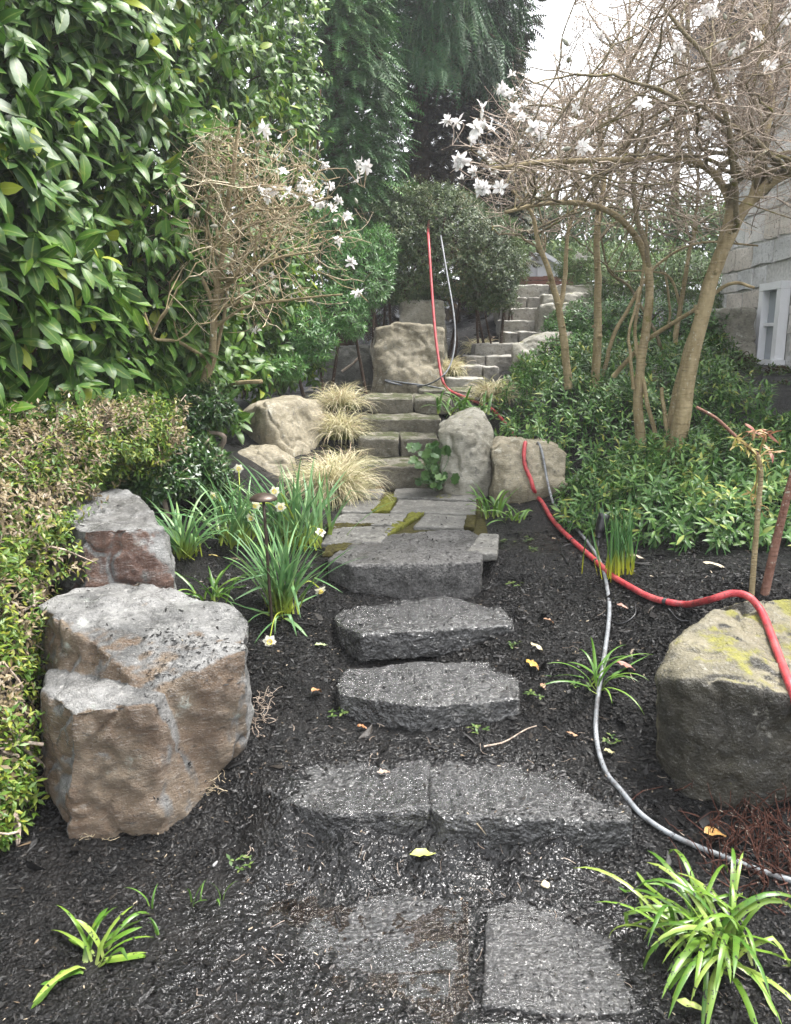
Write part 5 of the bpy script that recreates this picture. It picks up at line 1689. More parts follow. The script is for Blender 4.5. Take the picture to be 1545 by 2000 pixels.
clump('daffodil', 'upright dark green daffodil leaves with yellow feet beside the spotlight', 'daffodils', hit(1205, 1120), M_upright, 52, (.20, .36), .009, (1.25, 1.6), (-.1, .35), .042, twist=.5)
clump('daffodil', 'few short daffodil shoots left of the black spotlight', 'daffodils', hit(1158, 1040), M_upright, 9, (.12, .2), .010, (1.1, 1.6), (0, .5), .02, twist=.5)
for k, (px, py, n_b, lab) in enumerate([(318, 1828, 3, 'thin grass sprout with brown foot in the foreground mulch'), (300, 1775, 2, 'faint short grass sprout left of the foreground sprouts'), (378, 1770, 4, 'bent grass sprout in the middle of the foreground mulch'), (432, 1765, 3, 'curled grass sprout right of the foreground sprouts'), (275, 1620, 2, 'single arching green blade at the foot of the notched boulder')]):
    clump('grass_sprout', lab, 'grass', hit(px, py), M_blue2, n_b, (.05, .10), .005, (.7, 1.5), (.5, 2.2), .008)

# scalloped leaves beside the tan flight
M_scal = leaf_mat('scalloped_leaf', [(0, (0.03, 0.085, 0.025)), (1, (0.09, 0.17, 0.05))], .45, .4, .15)
rs = [(math.cos(a) * (1 + .13 * math.cos(7 * a)), math.sin(a) * (1 + .13 * math.cos(7 * a))) for a in np.linspace(0, 2 * np.pi, 21, endpoint=False)]
sv = np.array([(0, 0, -.12)] + [(x * .5, y * .5 + .5, .05 * math.sin(7 * i * .3)) for i, (x, y) in enumerate(rs)])
sv[0] = (0, .45, -.1)
scal_shape = (sv, np.array([(0, 1 + i, 1 + (i + 1) % 21) for i in range(21)]), np.full(22, .5))
b0 = P(845, 935, 5.05)
root = thing('scalloped_plant', b0, 'green plant with round scalloped leaves at the foot of the upright grey boulder', 'plant')
q_ = np.array([P(rng.normal(838, 16) + max(0, (y_ - 900)) * .35, y_, rng.uniform(4.92, 5.2)) for y_ in rng.uniform(868, 945, 70)])
leaves(root, b0, M_scal, [scal_shape], q_, rng.normal(size=(70, 3)) * (1, .5, .5) + (0, -.4, 0), np.array((0, -.7, .8)) + rng.normal(0, .3, (70, 3)), rng.uniform(.045, .08, 70), rng.random(70), 60)
stems(root, b0, [b0 + rng.normal(0, .03, 3) * (1, 1, 0) - (0, 0, .05) for _ in range(14)], q_[:14], .003, M_scal)

# small weeds in the mulch
seed_sh = [leaf_shape(.022, .013, 2, .2, .3, .7, 1)]
for px, py, lab in [(1030, 1058, 'seedlings right of the landing, nearest the red hose'), (985, 1060, 'seedling beside the cut corner flagstone'), (1040, 1078, 'seedlings on bare mulch below the strap leaved tufts'),
                    (1000, 1148, 'seedling between the thick grey step and the pointed step'), (997, 1264, 'seedling under the right end of the pointed step'), (1040, 1362, 'seedling right of the scalloped step by the pinkish leaf'), (935, 1430, 'seedling in front of the scalloped step'),
                    (1185, 1450, 'seedling left of the dark mossy boulder by the grey hose'), (482, 1690, 'pair of seedling leaves in the mulch below the dry roots'), (670, 745, 'seedlings on the upper bed between two path lights'), (735, 752, 'seedlings at the foot of the big cracked boulder'), (640, 740, 'seedling at the foot of the path light by the dark block'),
                    (1140, 1345, 'seedling beside the thin plant under the grey hose'), (668, 1400, 'seedling at the left foot of the scalloped step')]:
    b = hit(px, py)
    w = thing('seedling', b, 'tiny green ' + lab, 'plant', 'seedlings sprouting in the mulch')
    c_ = b + np.c_[rng.normal(0, .018, (5, 2)), rng.uniform(.006, .02, 5)]
    pp, dd, n2, ss = whorl(c_, np.tile((0, 0, 1.0), (5, 1)) + rng.normal(0, .2, (5, 3)), 4, (.8, 1.1), 0, .004, (.6, 1.1))
    leaves(w, b, M_far, seed_sh, pp, dd, n2, ss * (1 if py > 800 else 1.8), rng.random(len(pp)), 0, mass='leaf')

# ---------------------------------------------------------------- fallen leaves, sticks, a pale stone
def fallen(label, px, py, L, Wd, col, ang, curl=.5, mott=None, lift=.012):
    p, n = cast(px, py)
    t = NT('fallen_' + label.split()[0])
    c = t.coord()
    m = t.noise(c, 45, 5, .7)
    colr = t.mix(t.step(m, .45, .62), col, mott or tuple(x * .55 for x in col))
    colr = t.mix(t.step(t.noise(c, 70, 3), .62, .66), colr, (.02, .018, .015))
    mt = t.done(t.pbr(colr, .4, .4, t.bump(m, .4, .004)))
    V, q, A = leaf_shape(L, Wd, 7, .3, curl, .8, 4, .03)
    V[:, 1] -= L / 2
    V[:, 2] += np.random.default_rng(int(px)).normal(0, .0022, len(V)) + .05 * V[:, 1] ** 2 / L
    V[:, 2] -= V[:, 2].min()
    d = np.array([[math.cos(ang), math.sin(ang), 0]])
    d = d - n * (d @ n)[:, None]
    v, f = place((V, q, A), np.zeros((1, 3)), d, n[None], np.ones(1))
    return link('fallen_leaf', make_mesh('fallen_leaf', v, f), mt, loc=p + n * lift * .5, label=label, cat='leaf')


fallen('pale yellow mottled leaf lying in front of the lowest step', 828, 1682, .085, .038, (.42, .44, .12), .25, .2, (.30, .33, .09))
fallen('greenish white leaf on the mulch left of the third step', 628, 1264, .055, .025, (.30, .36, .18), .1, .2)
fallen('yellow and brown leaf right of the scalloped step', 1040, 1308, .07, .03, (.45, .30, .06), -1.0, .3, (.2, .09, .03))
fallen('pinkish tan leaf below the yellow and brown one', 1060, 1346, .05, .022, (.30, .17, .11), 1.4, .3)
fallen('light tan curled leaf above the yellow and brown one', 1050, 1274, .06, .022, (.38, .33, .2), -.6, .8)
fallen('brown leaf on the mulch right of the pointed step', 1072, 1222, .045, .022, (.25, .14, .08), -.1, .8)
fallen('orange leaf with split sides beside the scalloped step, far left', 620, 1362, .055, .035, (.34, .16, .08), .9, .8, (.3, .26, .12))
fallen('thin orange leaf on the soil behind the scalloped step', 768, 1293, .05, .012, (.36, .2, .07), .15, .5)
fallen('small rust scrap in front of the scalloped step', 708, 1428, .035, .02, (.26, .11, .04), .1, .7)
fallen('large copper coloured curled leaf under the front ground cover', 1335, 1068, .12, .05, (.33, .14, .065), .1, 1.0)
fallen('long cream dry leaf on the mulch left of the bare stem', 1398, 1112, .10, .032, (.50, .43, .31), -.5, .3)
fallen('tan broken leaf beside the upright daffodil leaves', 1245, 1098, .07, .022, (.42, .33, .22), -.3, .5)
fallen('reddish leaf beside the thin plant near the dark boulder', 1222, 1312, .07, .026, (.30, .13, .10), -.5, .5)
fallen('brown and yellow spotted leaf behind the lime green clump', 1398, 1648, .085, .045, (.36, .21, .07), .3, .7, (.2, .09, .03))
fallen('pink brown scrap inside the black drip line loop', 1216, 1196, .05, .022, (.26, .13, .09), -.5, .6)
fallen('pale pinkish scrap on the lowest wide step', 750, 1515, .04, .022, (.30, .22, .17), .1, .3)
fallen('orange leaf lying behind the red faced boulder corner', 385, 1084, .05, .012, (.40, .17, .04), .1, .4)
fallen('yellow strip leaf under the leafy daffodil clump', 420, 1095, .06, .012, (.38, .30, .06), .3, .6)
fallen('rust leaf scrap on the far edge of the paved landing', 742, 950, .06, .03, (.24, .11, .05), .1, .6)
fallen('tan curled leaf beside the spotlight', 1086, 1062, .05, .03, (.33, .23, .15), .4, .7)
fallen('small orange scrap below the lime green clump stem', 1118, 1440, .045, .02, (.34, .2, .12), 0, .6)
fallen('spotted cream scrap on the mulch near the grey hose bend', 1190, 1475, .04, .025, (.36, .33, .18), .2, .6)
fallen('yellow leaf caught on top of the box hedge', 285, 806, .07, .05, (.45, .42, .10), .3, .3) if False else None
fallen('pale green blade end lying at the bottom right', 1352, 1978, .075, .02, (.38, .45, .12), -.2, .6)


def stick(label, pts, r, mat, name='fallen_stick'):
    q = [cast(x, y)[0] + (0, 0, r * .8) for x, y in pts]
    return Tubes().add(spline(q, 5), np.linspace(r, r * .55, (len(q) - 1) * 5 + 1 if len(q) > 2 else 6), 6).build(name, mat, None, q[0], loc=q[0], label=label, cat='stick')


stick('thin curved stick on the mulch in front of the scalloped step', [(945, 1462), (985, 1452), (1025, 1430), (1048, 1418)], .0035, M_twig)
stick('short pale stick stuck in front of the lowest wide step', [(912, 1588), (932, 1610), (950, 1632)], .002, M_twigtan)
stick('dead stick leaning by the dark block on the upper bed', [(668, 728), (690, 712), (702, 698)], .016, M_twig)
b = hit(1064, 1735)
stone('pebble', [b + (rng.normal(size=(14, 3)) * .3).clip(-.5, .5) * .03 + (0, 0, .004)], plain('pale_pebble', (.55, .45, .3), .5), .0022, seed=5, smooth=6, amps=((.01, .001),), label='single pale pebble on the mud at the corner of the flagstone', cat='pebble')
b = hit(420, 1690)
stone('pebble', [b + (rng.normal(size=(14, 3)) * .3).clip(-.5, .5) * .026 + (0, 0, .006)], plain('grey_pebble', (.3, .3, .3), .5), .0022, seed=6, smooth=6, amps=((.01, .001),), label='small grey pebble in the mulch left of the puddle', cat='pebble')

# dry roots at the foot of the notched boulder
for lab, a0, a1, n, m in [('straw coloured dry roots along the foot of the notched boulder', (160, 1640), (440, 1530), 120, M_twigtan), ('reddish dry moss and roots on the right side of the notched boulder', (502, 1440), (518, 1352), 80, M_twig)]:
    tb = Tubes()
    c0 = hit((a0[0] + a1[0]) / 2, (a0[1] + a1[1]) / 2)
    for _ in range(n):
        f = rng.random()
        s = hit(a0[0] + (a1[0] - a0[0]) * f + rng.normal(0, 8), a0[1] + (a1[1] - a0[1]) * f + rng.normal(0, 8))
        tb.add(twig_path(s + (0, 0, .004), rng.normal(size=3) * (1, 1, .3), rng.uniform(.02, .08), 5, .5, .02), .0011, 3, cap=False)
    tb.build('dry_roots', m, None, c0, loc=c0, label=lab, cat='roots', kind='stuff')
# dead fern crowns
M_fern = bark_material('dead_fern', (.03, .012, .010), (.11, .045, .03), (.08, .04, .02), .8, 40)
for lab, px, py, n, L, sp, sc in [('dark red brown shredded fern crown beside the mossy boulder', 1500, 1660, 240, (.05, .14), .09, 1), ('small reddish dead fern crown in front of the squat tan boulder', 925, 945, 110, (.05, .16), .05, 1.2)]:
    b = hit(px, py)
    root = thing('fern_crown', b, lab, 'plant')
    tb = Tubes()
    for _ in range(n):
        s = b + np.r_[rng.normal(0, sp, 2), 0]
        s[2] = gz(s[0], s[1])
        tb.add(twig_path(s, rng.normal(size=3) * (.8, .8, .4) + (0, 0, .9), rng.uniform(*L), 4, .25, 0), np.linspace(.0030, .0008, 5) * sc, 4, cap=False)
    tb.build('fronds', M_fern, root, b, kind='stuff')

# ---------------------------------------------------------------- hoses
def hose_mat(name, col, worn):
    t = NT(name)
    c = t.coord()
    n = t.noise(c, 14, 5, .65)
    d = t.noise(c, 160, 3, .6)
    cc = t.mix(t.step(n, .4, .7), col, worn)
    cc = t.mix(t.step(d, .60, .66), cc, (.035, .02, .018))
    cc = t.mix(t.math('MULTIPLY', t.step(t.noise(c, 30, 5, .7), .48, .66), .6), cc, (.05, .035, .03))
    return t.done(t.pbr(cc, .5, .4, t.bump(d, .3, .002)))


M_redhose = hose_mat('red_rubber', (.40, .035, .045), (.47, .085, .085))
M_greyhose = hose_mat('grey_braided', (.17, .18, .19), (.27, .285, .30))
RR, RG = .0130, .0082


def hose(name, label, pieces, r, mat):
    pts = []
    for kind, c in pieces:
        if kind == 'p':
            pts.append(P(*c))
        elif kind == 'x':
            pts.append(np.array((c[0], c[1], gz(c[0], c[1]) + r)))
        else:
            q, n = cast(*c)
            pts.append(q + n * r * (1.05 if kind == 'c' else 2.2))
    path = spline(pts, 7)
    # ease small kinks
    for _ in range(3):
        path[1:-1] = path[1:-1] * .5 + (path[:-2] + path[2:]) * .25
    g = ground_base(path[:, 0], path[:, 1])
    path[:, 2] = np.maximum(path[:, 2], g + r * .5)
    o = path[len(path) // 2]
    root = thing(name, o, label, 'hose')
    Tubes().add(path, r, 10).build('tube', mat, root, o)
    return root, path, o


red, rpath, ro = hose('red_hose', 'thick red rubber hose running from dome shrub over the mossy boulder',
     [('p', (838, 432, 8.8)), ('p', (836, 448, 8.35)), ('p', (838, 480, 8.02)), ('p', (843, 560, 7.75)), ('p', (850, 650, 7.45)), ('p', (858, 712, 7.25)), ('p', (866, 748, 7.12)), ('c', (884, 765)), ('x', (.66, 6.75)), ('x', (.82, 6.2)), ('x', (.93, 5.6)),
      ('b', (1023, 870)), ('b', (1027, 892)), ('b', (1031, 916)), ('b', (1036, 940)), ('c', (1042, 957)), ('c', (1052, 976)), ('c', (1080, 1022)), ('c', (1118, 1062)), ('c', (1160, 1100)), ('c', (1192, 1127)), ('c', (1230, 1154)), ('c', (1270, 1177)), ('c', (1310, 1190)), ('c', (1345, 1188)),
      ('p', (1388, 1171, 2.66)), ('p', (1428, 1159, 2.64)), ('p', (1462, 1165, 2.60)), ('c', (1486, 1200)), ('c', (1503, 1245)), ('c', (1520, 1295)), ('c', (1540, 1345)), ('c', (1560, 1395)), ('c', (1600, 1480)), ('c', (1650, 1580))], RR, M_redhose)
M_tape = plain('black_tape', (.02, .018, .018), .5, .4)
rx_, ry_, _d = project(rpath)
for px, py in ((1118, 1062), (1160, 1100), (1300, 1188)):          # joints wrapped in black tape
    i = int(np.clip(np.argmin(np.hypot(rx_ - px, ry_ - py)), 1, len(rpath) - 2))
    dv = norm(rpath[i + 1] - rpath[i - 1])
    Tubes().add([rpath[i] - dv * .008, rpath[i] + dv * .008], RR * 1.08, 12).build('tape_band', M_tape, red, ro)
gre, gpath, go = hose('grey_hose', 'thinner grey hose winding from dome shrub down past the mossy boulder',
     [('p', (858, 440, 8.8)), ('p', (860, 455, 8.35)), ('p', (865, 485, 8.02)), ('p', (874, 540, 7.8)), ('p', (886, 610, 7.55)), ('p', (889, 665, 7.4)), ('p', (880, 712, 7.25)), ('p', (858, 740, 7.15)), ('c', (820, 755)), ('c', (775, 750)), ('c', (752, 742)), ('c', (790, 748)), ('c', (850, 758)), ('c', (890, 768)),
      ('x', (.72, 6.7)), ('x', (.9, 6.1)), ('x', (1.0, 5.6)), ('b', (1052, 868)), ('b', (1058, 890)), ('b', (1066, 930)), ('c', (1080, 985)), ('c', (1098, 1008)), ('c', (1130, 1042)), ('c', (1160, 1082)), ('c', (1178, 1118)), ('c', (1187, 1160)), ('c', (1190, 1200)), ('c', (1184, 1260)), ('c', (1172, 1335)),
      ('c', (1164, 1400)), ('c', (1165, 1450)), ('c', (1180, 1510)), ('c', (1216, 1562)), ('c', (1270, 1610)), ('c', (1330, 1645)), ('c', (1400, 1675)), ('c', (1480, 1706)), ('c', (1545, 1730)), ('c', (1640, 1765))], RG, M_greyhose)
M_black = plain('black_plastic', (.012, .012, .014), .35, .5)
for lab, pts in [('thin black drip line looping beside the grey hose bend', [(1180, 1205), (1200, 1222), (1222, 1222), (1240, 1205), (1240, 1185)]), ('thin black drip line coming out under the red hose near the spotlight', [(1110, 1105), (1098, 1085), (1100, 1070), (1125, 1066), (1150, 1080)]), ('thin black drip line end lying left of the mossy boulder', [(1305, 1195), (1325, 1215), (1345, 1218)])]:
    q_ = [cast(x, y)[0] + (0, 0, .006) for x, y in pts]
    Tubes().add(spline(q_, 6), .0035, 6).build('drip_line', M_black, None, q_[0], loc=q_[0], label=lab, cat='tube')

# ---------------------------------------------------------------- path lights and spotlight
M_bronze = plain('bronze', (.075, .055, .042), .38, .5, .55)


def path_light(label, base, top, r):
    base, top = np.asarray(base, float), np.asarray(top, float)
    root = thing('path_light', base, label, 'garden light', 'domed garden path lights')
    Tubes().add(spline([base - (0, 0, .04), top - (0, 0, .01)], 6), r * .115, 8).build('stem', M_bronze, root, base)
    V, q = lathe([(.001, r * .42), (r * .3, r * .40), (r * .62, r * .30), (r * .85, r * .16), (r, 0), (r * .97, -.004), (r * .82, r * .10), (r * .5, r * .24), (.001, r * .30)], 28)
    link('lamp_shade', make_mesh('lamp_shade', V + (top - base) - (0, 0, r * .3), q), M_bronze, root)
    V, q = lathe([(.001, 0), (r * .15, 0), (r * .15, -r * .45), (.001, -r * .45)], 12)
    link('lamp_socket', make_mesh('lamp_socket', V + (top - base) - (0, 0, r * .05), q), M_bronze, root)


b = hit(532, 1222)
path_light('bronze domed path light standing among the daffodils', b, P(514, 966, b[1] - .02), .056)
b = hit(640, 752)
path_light('small bronze path light in front of the dark stone block', b, P(628, 690, b[1]), .062)
b = hit(746, 742)
path_light('small leaning bronze path light in front of the big cracked boulder', b, P(765, 651, b[1]), .055)
b = hit(1168, 1066)
sp = thing('spotlight', b, 'black cylindrical garden spotlight beside the upright daffodil leaves', 'garden light')
ax_ = norm((.25, .2, 1))
Tubes().add([np.zeros(3), (0, 0, .05)], .006, 8).build('spike', M_black, sp)
Tubes().add(np.array((0, 0, .04)) + np.outer(np.linspace(0, 1, 6), ax_ * .12), np.array([.012, .024, .027, .028, .028, .029]), 16).build('housing', M_black, sp)

# ---------------------------------------------------------------- bare stems at the right
M_redstem = bark_material('red_brown_stem', (.12, .055, .04), (.27, .15, .11), (.2, .14, .08), .75, 40)
M_sprout = leaf_mat('new_shoot', [(0, (.30, .30, .06)), (.5, (.36, .27, .10)), (1, (.30, .10, .08))], .5, .4, .25)
b = hit(1468, 1165)
Yp = b[1]
tp = thing('tree_peony', b, 'bare stemmed shrub with tufts of new pinkish leaves at the right', 'shrub')
Tubes().add(spline([b - (0, 0, .03), P(1474, 1080, Yp), P(1482, 980, Yp), P(1486, 925, Yp), P(1480, 888, Yp)], 6), np.linspace(.011, .008, 25), 7).build('stem', M_bark, tp, b)
Tubes().add(spline([P(1482, 890, Yp), P(1440, 855, Yp + .03), P(1400, 818, Yp + .06), P(1360, 795, Yp + .08)], 6), np.linspace(.007, .0055, 19), 7).build('cut_branch', M_redstem, tp, b)
for px, py, n_, tlo in [(1484, 900, 22, 0), (1462, 872, 16, .1), (1440, 862, 12, .0), (1478, 842, 18, .5), (1495, 850, 14, .5), (1510, 878, 14, .6), (1475, 965, 9, .2), (1485, 985, 8, .3)]:
    c_ = P(px, py, Yp + rng.normal(0, .02))
    if not (1475 < px < 1490):
        s0 = P(1482, min(py + 40, 895), Yp)
        Tubes().add(spline([s0, (s0 + c_) / 2 + (0, 0, .01), c_], 4), .003, 5).build('shoot', M_sprout, tp, b)
    pp, dd, n2, ss = whorl(np.tile(c_, (max(2, n_ // 5), 1)) + rng.normal(0, .008, (max(2, n_ // 5), 3)), rng.normal(size=(max(2, n_ // 5), 3)) * .5 + (0, 0, .7), 6, (.5, 1.1), .1, .02, (.6, 1.2))
    leaves(tp, b, M_sprout, [leaf_shape(.045, .009, 3, .3, .8, .8, 1)], pp, dd, n2, ss, np.clip(tlo + rng.random(len(pp)) * .5, 0, .99), 0, mass='leaf_tuft')
b = hit(1492, 1158)
Tubes().add(spline([b - (0, 0, .03), P(1512, 1075, b[1]), P(1530, 1000, b[1]), P(1548, 930, b[1]), P(1575, 840, b[1])], 6), np.linspace(.017, .012, 25), 8).build('leaning_shoot', M_redstem, None, b, loc=b, label='reddish brown bare stem leaning out of the right edge', cat='stem')
# pruned branches at the foot of the small magnolia
for lab, pts, r in [('horizontal sawn off tan branch above the tall tan boulder', [(430, 752, 5.6), (470, 747, 5.5), (512, 745, 5.45)], .014), ('upright sawn off tan stub beside the fine leaved shrub', [(528, 765, 6.3), (524, 720, 6.3), (526, 700, 6.3)], .022)]:
    q_ = [P(*c_) for c_ in pts]
    o_ = q_[0]
    Tubes().add(spline(q_, 5), r, 8).build('pruned_branch', M_bark, None, o_, loc=o_, label=lab, cat='branch')

# ---------------------------------------------------------------- stone house at the right
def slab_mesh(poly, n, depth, rnd=.012):
    """polygon (k,3) pushed out along n, with a chamfered rim"""
    poly = np.asarray(poly, float)
    c = poly.mean(0)
    k = len(poly)
    mid = poly + n * depth * .7
    top = c + (poly - c) * (1 - rnd * 2 / max(.05, np.linalg.norm(poly - c, axis=1).mean())) + n * depth
    V = np.vstack([poly, mid, top, (c + n * depth)[None]])
    i = np.arange(k)
    j = (i + 1) % k
    quads = np.vstack([np.stack([i, j, j + k, i + k], -1), np.stack([i + k, j + k, j + 2 * k, i + 2 * k], -1)])
    tris = np.stack([i + 2 * k, j + 2 * k, np.full(k, 3 * k)], -1)
    return V, [quads, tris]


M_clad = [rock_material('cladding_%d' % k, a, b_, (.5, .5, .46), .2, None, .9, .6, scale=1.0, bump=.6) for k, (a, b_) in enumerate([((.50, .49, .48), (.64, .63, .62)), ((.54, .51, .49), (.66, .63, .61)), ((.44, .44, .44), (.56, .56, .56)), ((.50, .45, .40), (.61, .55, .49))])]
M_mortar = plain('mortar', (.42, .415, .40), .9, .2)
M_white = plain('white_paint', (.74, .75, .77), .45, .4, 0, 8, .04, .05)
M_glass = plain('window_glass', (.30, .33, .36), .05, .6, 0, 3, .1, .0)  # paler base colour puts the pane's reflection into the glass
M_siding = plain('grey_siding', (.30, .29, .29), .6, .3, 0, 12, .12, .2)
M_fascia = plain('dark_fascia', (.05, .045, .045), .5, .4)
M_roof = plain('roof_shingle', (.12, .12, .125), .8, .3)
HX, HY0, HY1, hz0 = 3.62, 4.2, 8.95, 1.1      # the long wall faces the garden (-X)
house = thing('house', (HX, HY1, hz0), 'pale stone clad house with white window frame at the right', 'building')
hl = np.array(house.location)


def box(name, lo, hi, mat, parent=None, origin=(0, 0, 0), **kw):
    lo, hi = np.asarray(lo, float), np.asarray(hi, float)
    V = np.array([(x, y, z) for x in (lo[0], hi[0]) for y in (lo[1], hi[1]) for z in (lo[2], hi[2])])
    F = np.array([(0, 1, 3, 2), (4, 6, 7, 5), (0, 4, 5, 1), (2, 3, 7, 6), (0, 2, 6, 4), (1, 5, 7, 3)])
    return link(name, make_mesh(name, V - np.asarray(origin), F, False), mat, parent, **kw)


box('wall', (HX, HY0, hz0 - .6), (HX + 4.5, HY1, 4.55), M_mortar, house, hl)
win = (7.42, 7.76, 1.38, 2.02)
z0 = hz0 - .45
while z0 < 4.45:
    hgt = rng.uniform(.16, .40)
    y0 = HY0 + rng.uniform(-.2, 0)
    while y0 < HY1:
        wd = rng.uniform(.22, .62)
        ya, yb = y0, min(y0 + wd, HY1 + .02)
        y0 += wd
        if yb - ya < .08:
            continue
        cut = rng.uniform(.35, .65)
        for za, zb in ([(z0, z0 + hgt * cut), (z0 + hgt * cut, z0 + hgt)] if rng.random() < .3 and hgt > .28 else [(z0, z0 + hgt)]):
            y1, y2 = ya, yb
            if y2 > win[0] - .065 and y1 < win[1] + .065 and zb > win[2] - .055 and za < win[3] + .075:      # stones stop short of the window
                if win[0] - .065 - y1 > .07:
                    y2 = win[0] - .065
                elif y2 - win[1] - .065 > .07:
                    y1 = win[1] + .065
                else:
                    continue
            g_ = rng.uniform(.003, .008)
            r_ = [(y1 + g_, za + g_), ((y1 + y2) / 2, za + g_), (y2 - g_, za + g_), (y2 - g_, (za + zb) / 2), (y2 - g_, zb - g_), ((y1 + y2) / 2, zb - g_), (y1 + g_, zb - g_), (y1 + g_, (za + zb) / 2)]
            a = np.array(r_)
            a += (a.mean(0) - a) * rng.uniform(0, .10, (8, 1)) + rng.normal(0, .006, a.shape)
            pl = np.c_[np.full(8, HX), a[:, 0], a[:, 1]][::-1]
            V, F = slab_mesh(pl, np.array((-1.0, 0, 0)), rng.uniform(.008, .022), .004)
            V[16:, 0] += rng.normal(0, .003, len(V) - 16)
            link('stone', make_mesh('stone', V - hl, F, False), M_clad[int(rng.integers(0, 4))], house)
    z0 += hgt
wr = link('window', None, None, house)
X0 = HX
for nm, lo, hi in [('frame', (X0 - .10, win[0] - .05, win[2]), (X0 - .01, win[0] + .03, win[3])), ('frame', (X0 - .10, win[1] - .03, win[2]), (X0 - .01, win[1] + .05, win[3])), ('frame', (X0 - .103, win[0] - .05, win[3] + .002), (X0 - .01, win[1] + .05, win[3] + .07)), ('sill', (X0 - .14, win[0] - .08, win[2] - .05), (X0 - .008, win[1] + .08, win[2] - .002)),
                   ('muntin', (X0 - .066, win[0] + .032, 1.69), (X0 - .038, win[1] - .032, 1.72)), ('pane', (X0 - .03, win[0] + .03, win[2]), (X0 - .012, win[1] - .03, win[3]))]:
    box(nm, lo, hi, M_glass if nm == 'pane' else M_white, wr, hl)
# eaves and roof
for nm, lo, hi, mat in [('fascia', (HX - .42, HY0 - .4, 4.50), (HX - .38, HY1 + .35, 4.66), M_fascia), ('soffit', (HX - .378, HY0 - .4, 4.52), (HX + .2, HY1 + .35, 4.548), M_siding)]:
    box(nm, lo, hi, mat, house, hl)
e0, e1 = np.array((HX - .46, 0, 4.60)), np.array((HX + 2.3, 0, 6.6))
dn = norm(e1 - e0)
pn = np.array((-dn[2], 0, dn[0]))
for sgn in (0, 1):
    V = []
    for y in (HY0 - .45, HY1 + .4):
        for q in (e0 + pn * .06, e1 + pn * .06, e1 + pn * .12, e0 + pn * .12):
            V.append(((q[0] if not sgn else 2 * (HX + 2.3) - q[0]), y, q[2]))
    link('roof', make_mesh('roof', np.array(V) - hl, np.array([(0, 1, 2, 3), (7, 6, 5, 4), (0, 4, 5, 1), (1, 5, 6, 2), (2, 6, 7, 3), (3, 7, 4, 0)]), False), M_roof, house)

# ---------------------------------------------------------------- white hut beyond the stair
Yh = 12.6
hb = P(1052, 540, Yh)
hut = thing('garden_hut', hb, 'small white gabled hut at the top of the distant stair', 'hut')
pk, le, re = P(1053, 489, Yh), P(1008, 517, Yh), P(1098, 518, Yh)
wl_, wr_ = P(1018, 542, Yh), P(1090, 542, Yh)
zt = le[2] + .02
V = np.array([(wl_[0], Yh, wl_[2]), (wr_[0], Yh, wl_[2]), (wr_[0], Yh, zt), (pk[0], Yh, pk[2] - .05), (wl_[0], Yh, zt)])
V = np.vstack([V, V + (0, 1.2, 0)])
M_hutwall = plain('hut_wall', (.78, .80, .83), .6, .3, 0, 6, .06, .05)
link('wall', make_mesh('wall', V - hb, [np.array([(0, 1, 2, 3, 4), (9, 8, 7, 6, 5)]), np.array([(0, 5, 6, 1), (1, 6, 7, 2), (4, 9, 5, 0)])], False), M_hutwall, hut)
for sgn, e in ((-1, le), (1, re)):
    a, b_ = np.array((pk[0], 0, pk[2])), np.array((e[0], 0, e[2]))
    n_ = norm(np.array((-(b_ - a)[2], 0, (b_ - a)[0]))) * (1 if sgn < 0 else -1)
    n_ = n_ if n_[2] > 0 else -n_
    V = []
    for y in (Yh - .14, Yh + 1.3):
        V += [a + (0, y, 0), b_ + (0, y, 0), b_ - n_ * .055 + (0, y, 0), a - n_ * .055 + (0, y, 0)]
    link('roof', make_mesh('roof', np.array(V) - hb, np.array([(0, 1, 2, 3), (7, 6, 5, 4), (0, 4, 5, 1), (1, 5, 6, 2), (2, 6, 7, 3), (3, 7, 4, 0)]), False), M_white, hut)
box('trim', (pk[0] - .025, Yh - .03, wl_[2] + .004), (pk[0] + .025, Yh - .004, pk[2] - .07), M_white, hut, hb)
M_redwood = plain('red_brown_board', (.20, .085, .06), .6, .3, 0, 25, .25, .2)
fb_ = P(1050, 556, 11.6)
fence = thing('timber_edging', (fb_[0], 11.6, fb_[2] - .2), 'red brown timber boards below the white hut', 'fence')
fo = np.array(fence.location)
for i, (ya, yb) in enumerate([(540, 547), (548, 555), (556, 566)]):
    a, b_ = P(1012, ya, 11.6), P(1120, yb, 11.6)
    box('board', (a[0], 11.6, b_[2]), (b_[0], 11.64, a[2]), M_redwood, fence, fo)
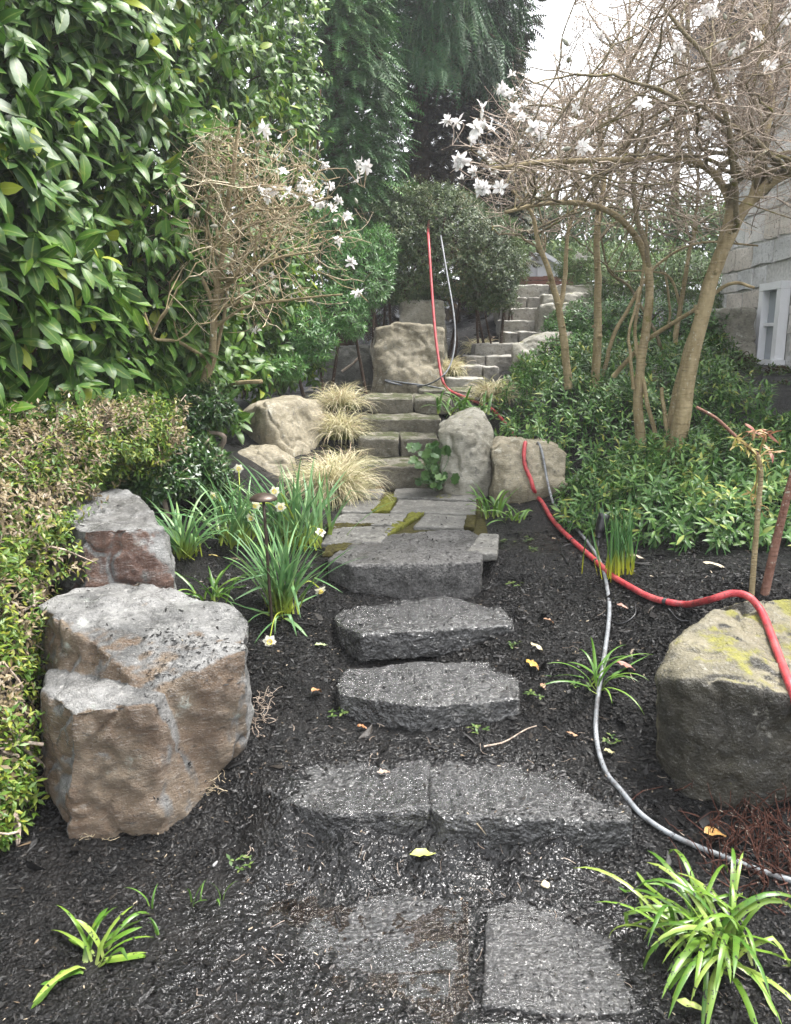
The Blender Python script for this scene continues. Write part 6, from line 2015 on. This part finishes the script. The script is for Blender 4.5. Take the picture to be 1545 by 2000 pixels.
for px in (1014, 1066, 1116):
    a = P(px, 539, 11.65)
    box('post', (a[0] - .03, 11.65, fo[2] - .1), (a[0] + .03, 11.72, a[2]), M_redwood, fence, fo)

# ---------------------------------------------------------------- bare trees far behind
for k, (px, Y, H_, lab) in enumerate([(1200, 17, 5.5, 'faint bare tree far behind the white hut'), (1320, 16, 6.5, 'faint bare tree far behind the slanting stems'), (1070, 19, 4.5, 'faint thin bare tree beyond the olive conifer')]):
    b = P(px, 520, Y)
    b[2] = gz(b[0], b[1])
    root = thing('bare_tree', b, lab, 'tree', 'bare trees far behind')
    tb, tw = Tubes(), Tubes()
    tr = twig_path(b, (0, 0, 1), H_, 10, .07, .1)
    Tubes().add(tr, np.linspace(.11, .02, 11), 7).build('trunk', M_barkdark, root, b)
    for _ in range(26):
        i = int(rng.integers(3, 10))
        p1 = twig_path(tr[i], rng.normal(size=3) * (1, 1, .3) + (0, 0, .5), rng.uniform(.8, 1.9), 6, .16, .05)
        tb.add(p1, np.linspace(.035, .01, 7), 5, cap=False)
        for _k in range(9):
            j = int(rng.integers(1, 6))
            tw.add(twig_path(p1[j], rng.normal(size=3) + norm(p1[j + 1] - p1[j]), rng.uniform(.3, .9), 5, .25, .03), np.linspace(.010, .005, 6), 3, cap=False)
    tb.build('boughs', M_barkdark, root, b, kind='stuff')
    tw.build('twigs', M_twig, root, b, kind='stuff')

# ---------------------------------------------------------------- drifting spray and mist over the upper garden
M_haze = bpy.data.materials.new('mist')
M_haze.use_nodes = True
hzt = M_haze.node_tree
hzt.nodes.clear()
h_out = hzt.nodes.new('ShaderNodeOutputMaterial')
h_vol = hzt.nodes.new('ShaderNodeVolumePrincipled')
h_vol.inputs['Color'].default_value = (0.95, 0.97, 1.0, 1)
h_vol.inputs['Density'].default_value = 0.0026
h_vol.inputs['Anisotropy'].default_value = 0.2
hzt.links.new(h_vol.outputs['Volume'], h_out.inputs['Volume'])
box('haze', (-62, -42, -3.0), (62, 82, 11.5), M_haze, kind='stuff')
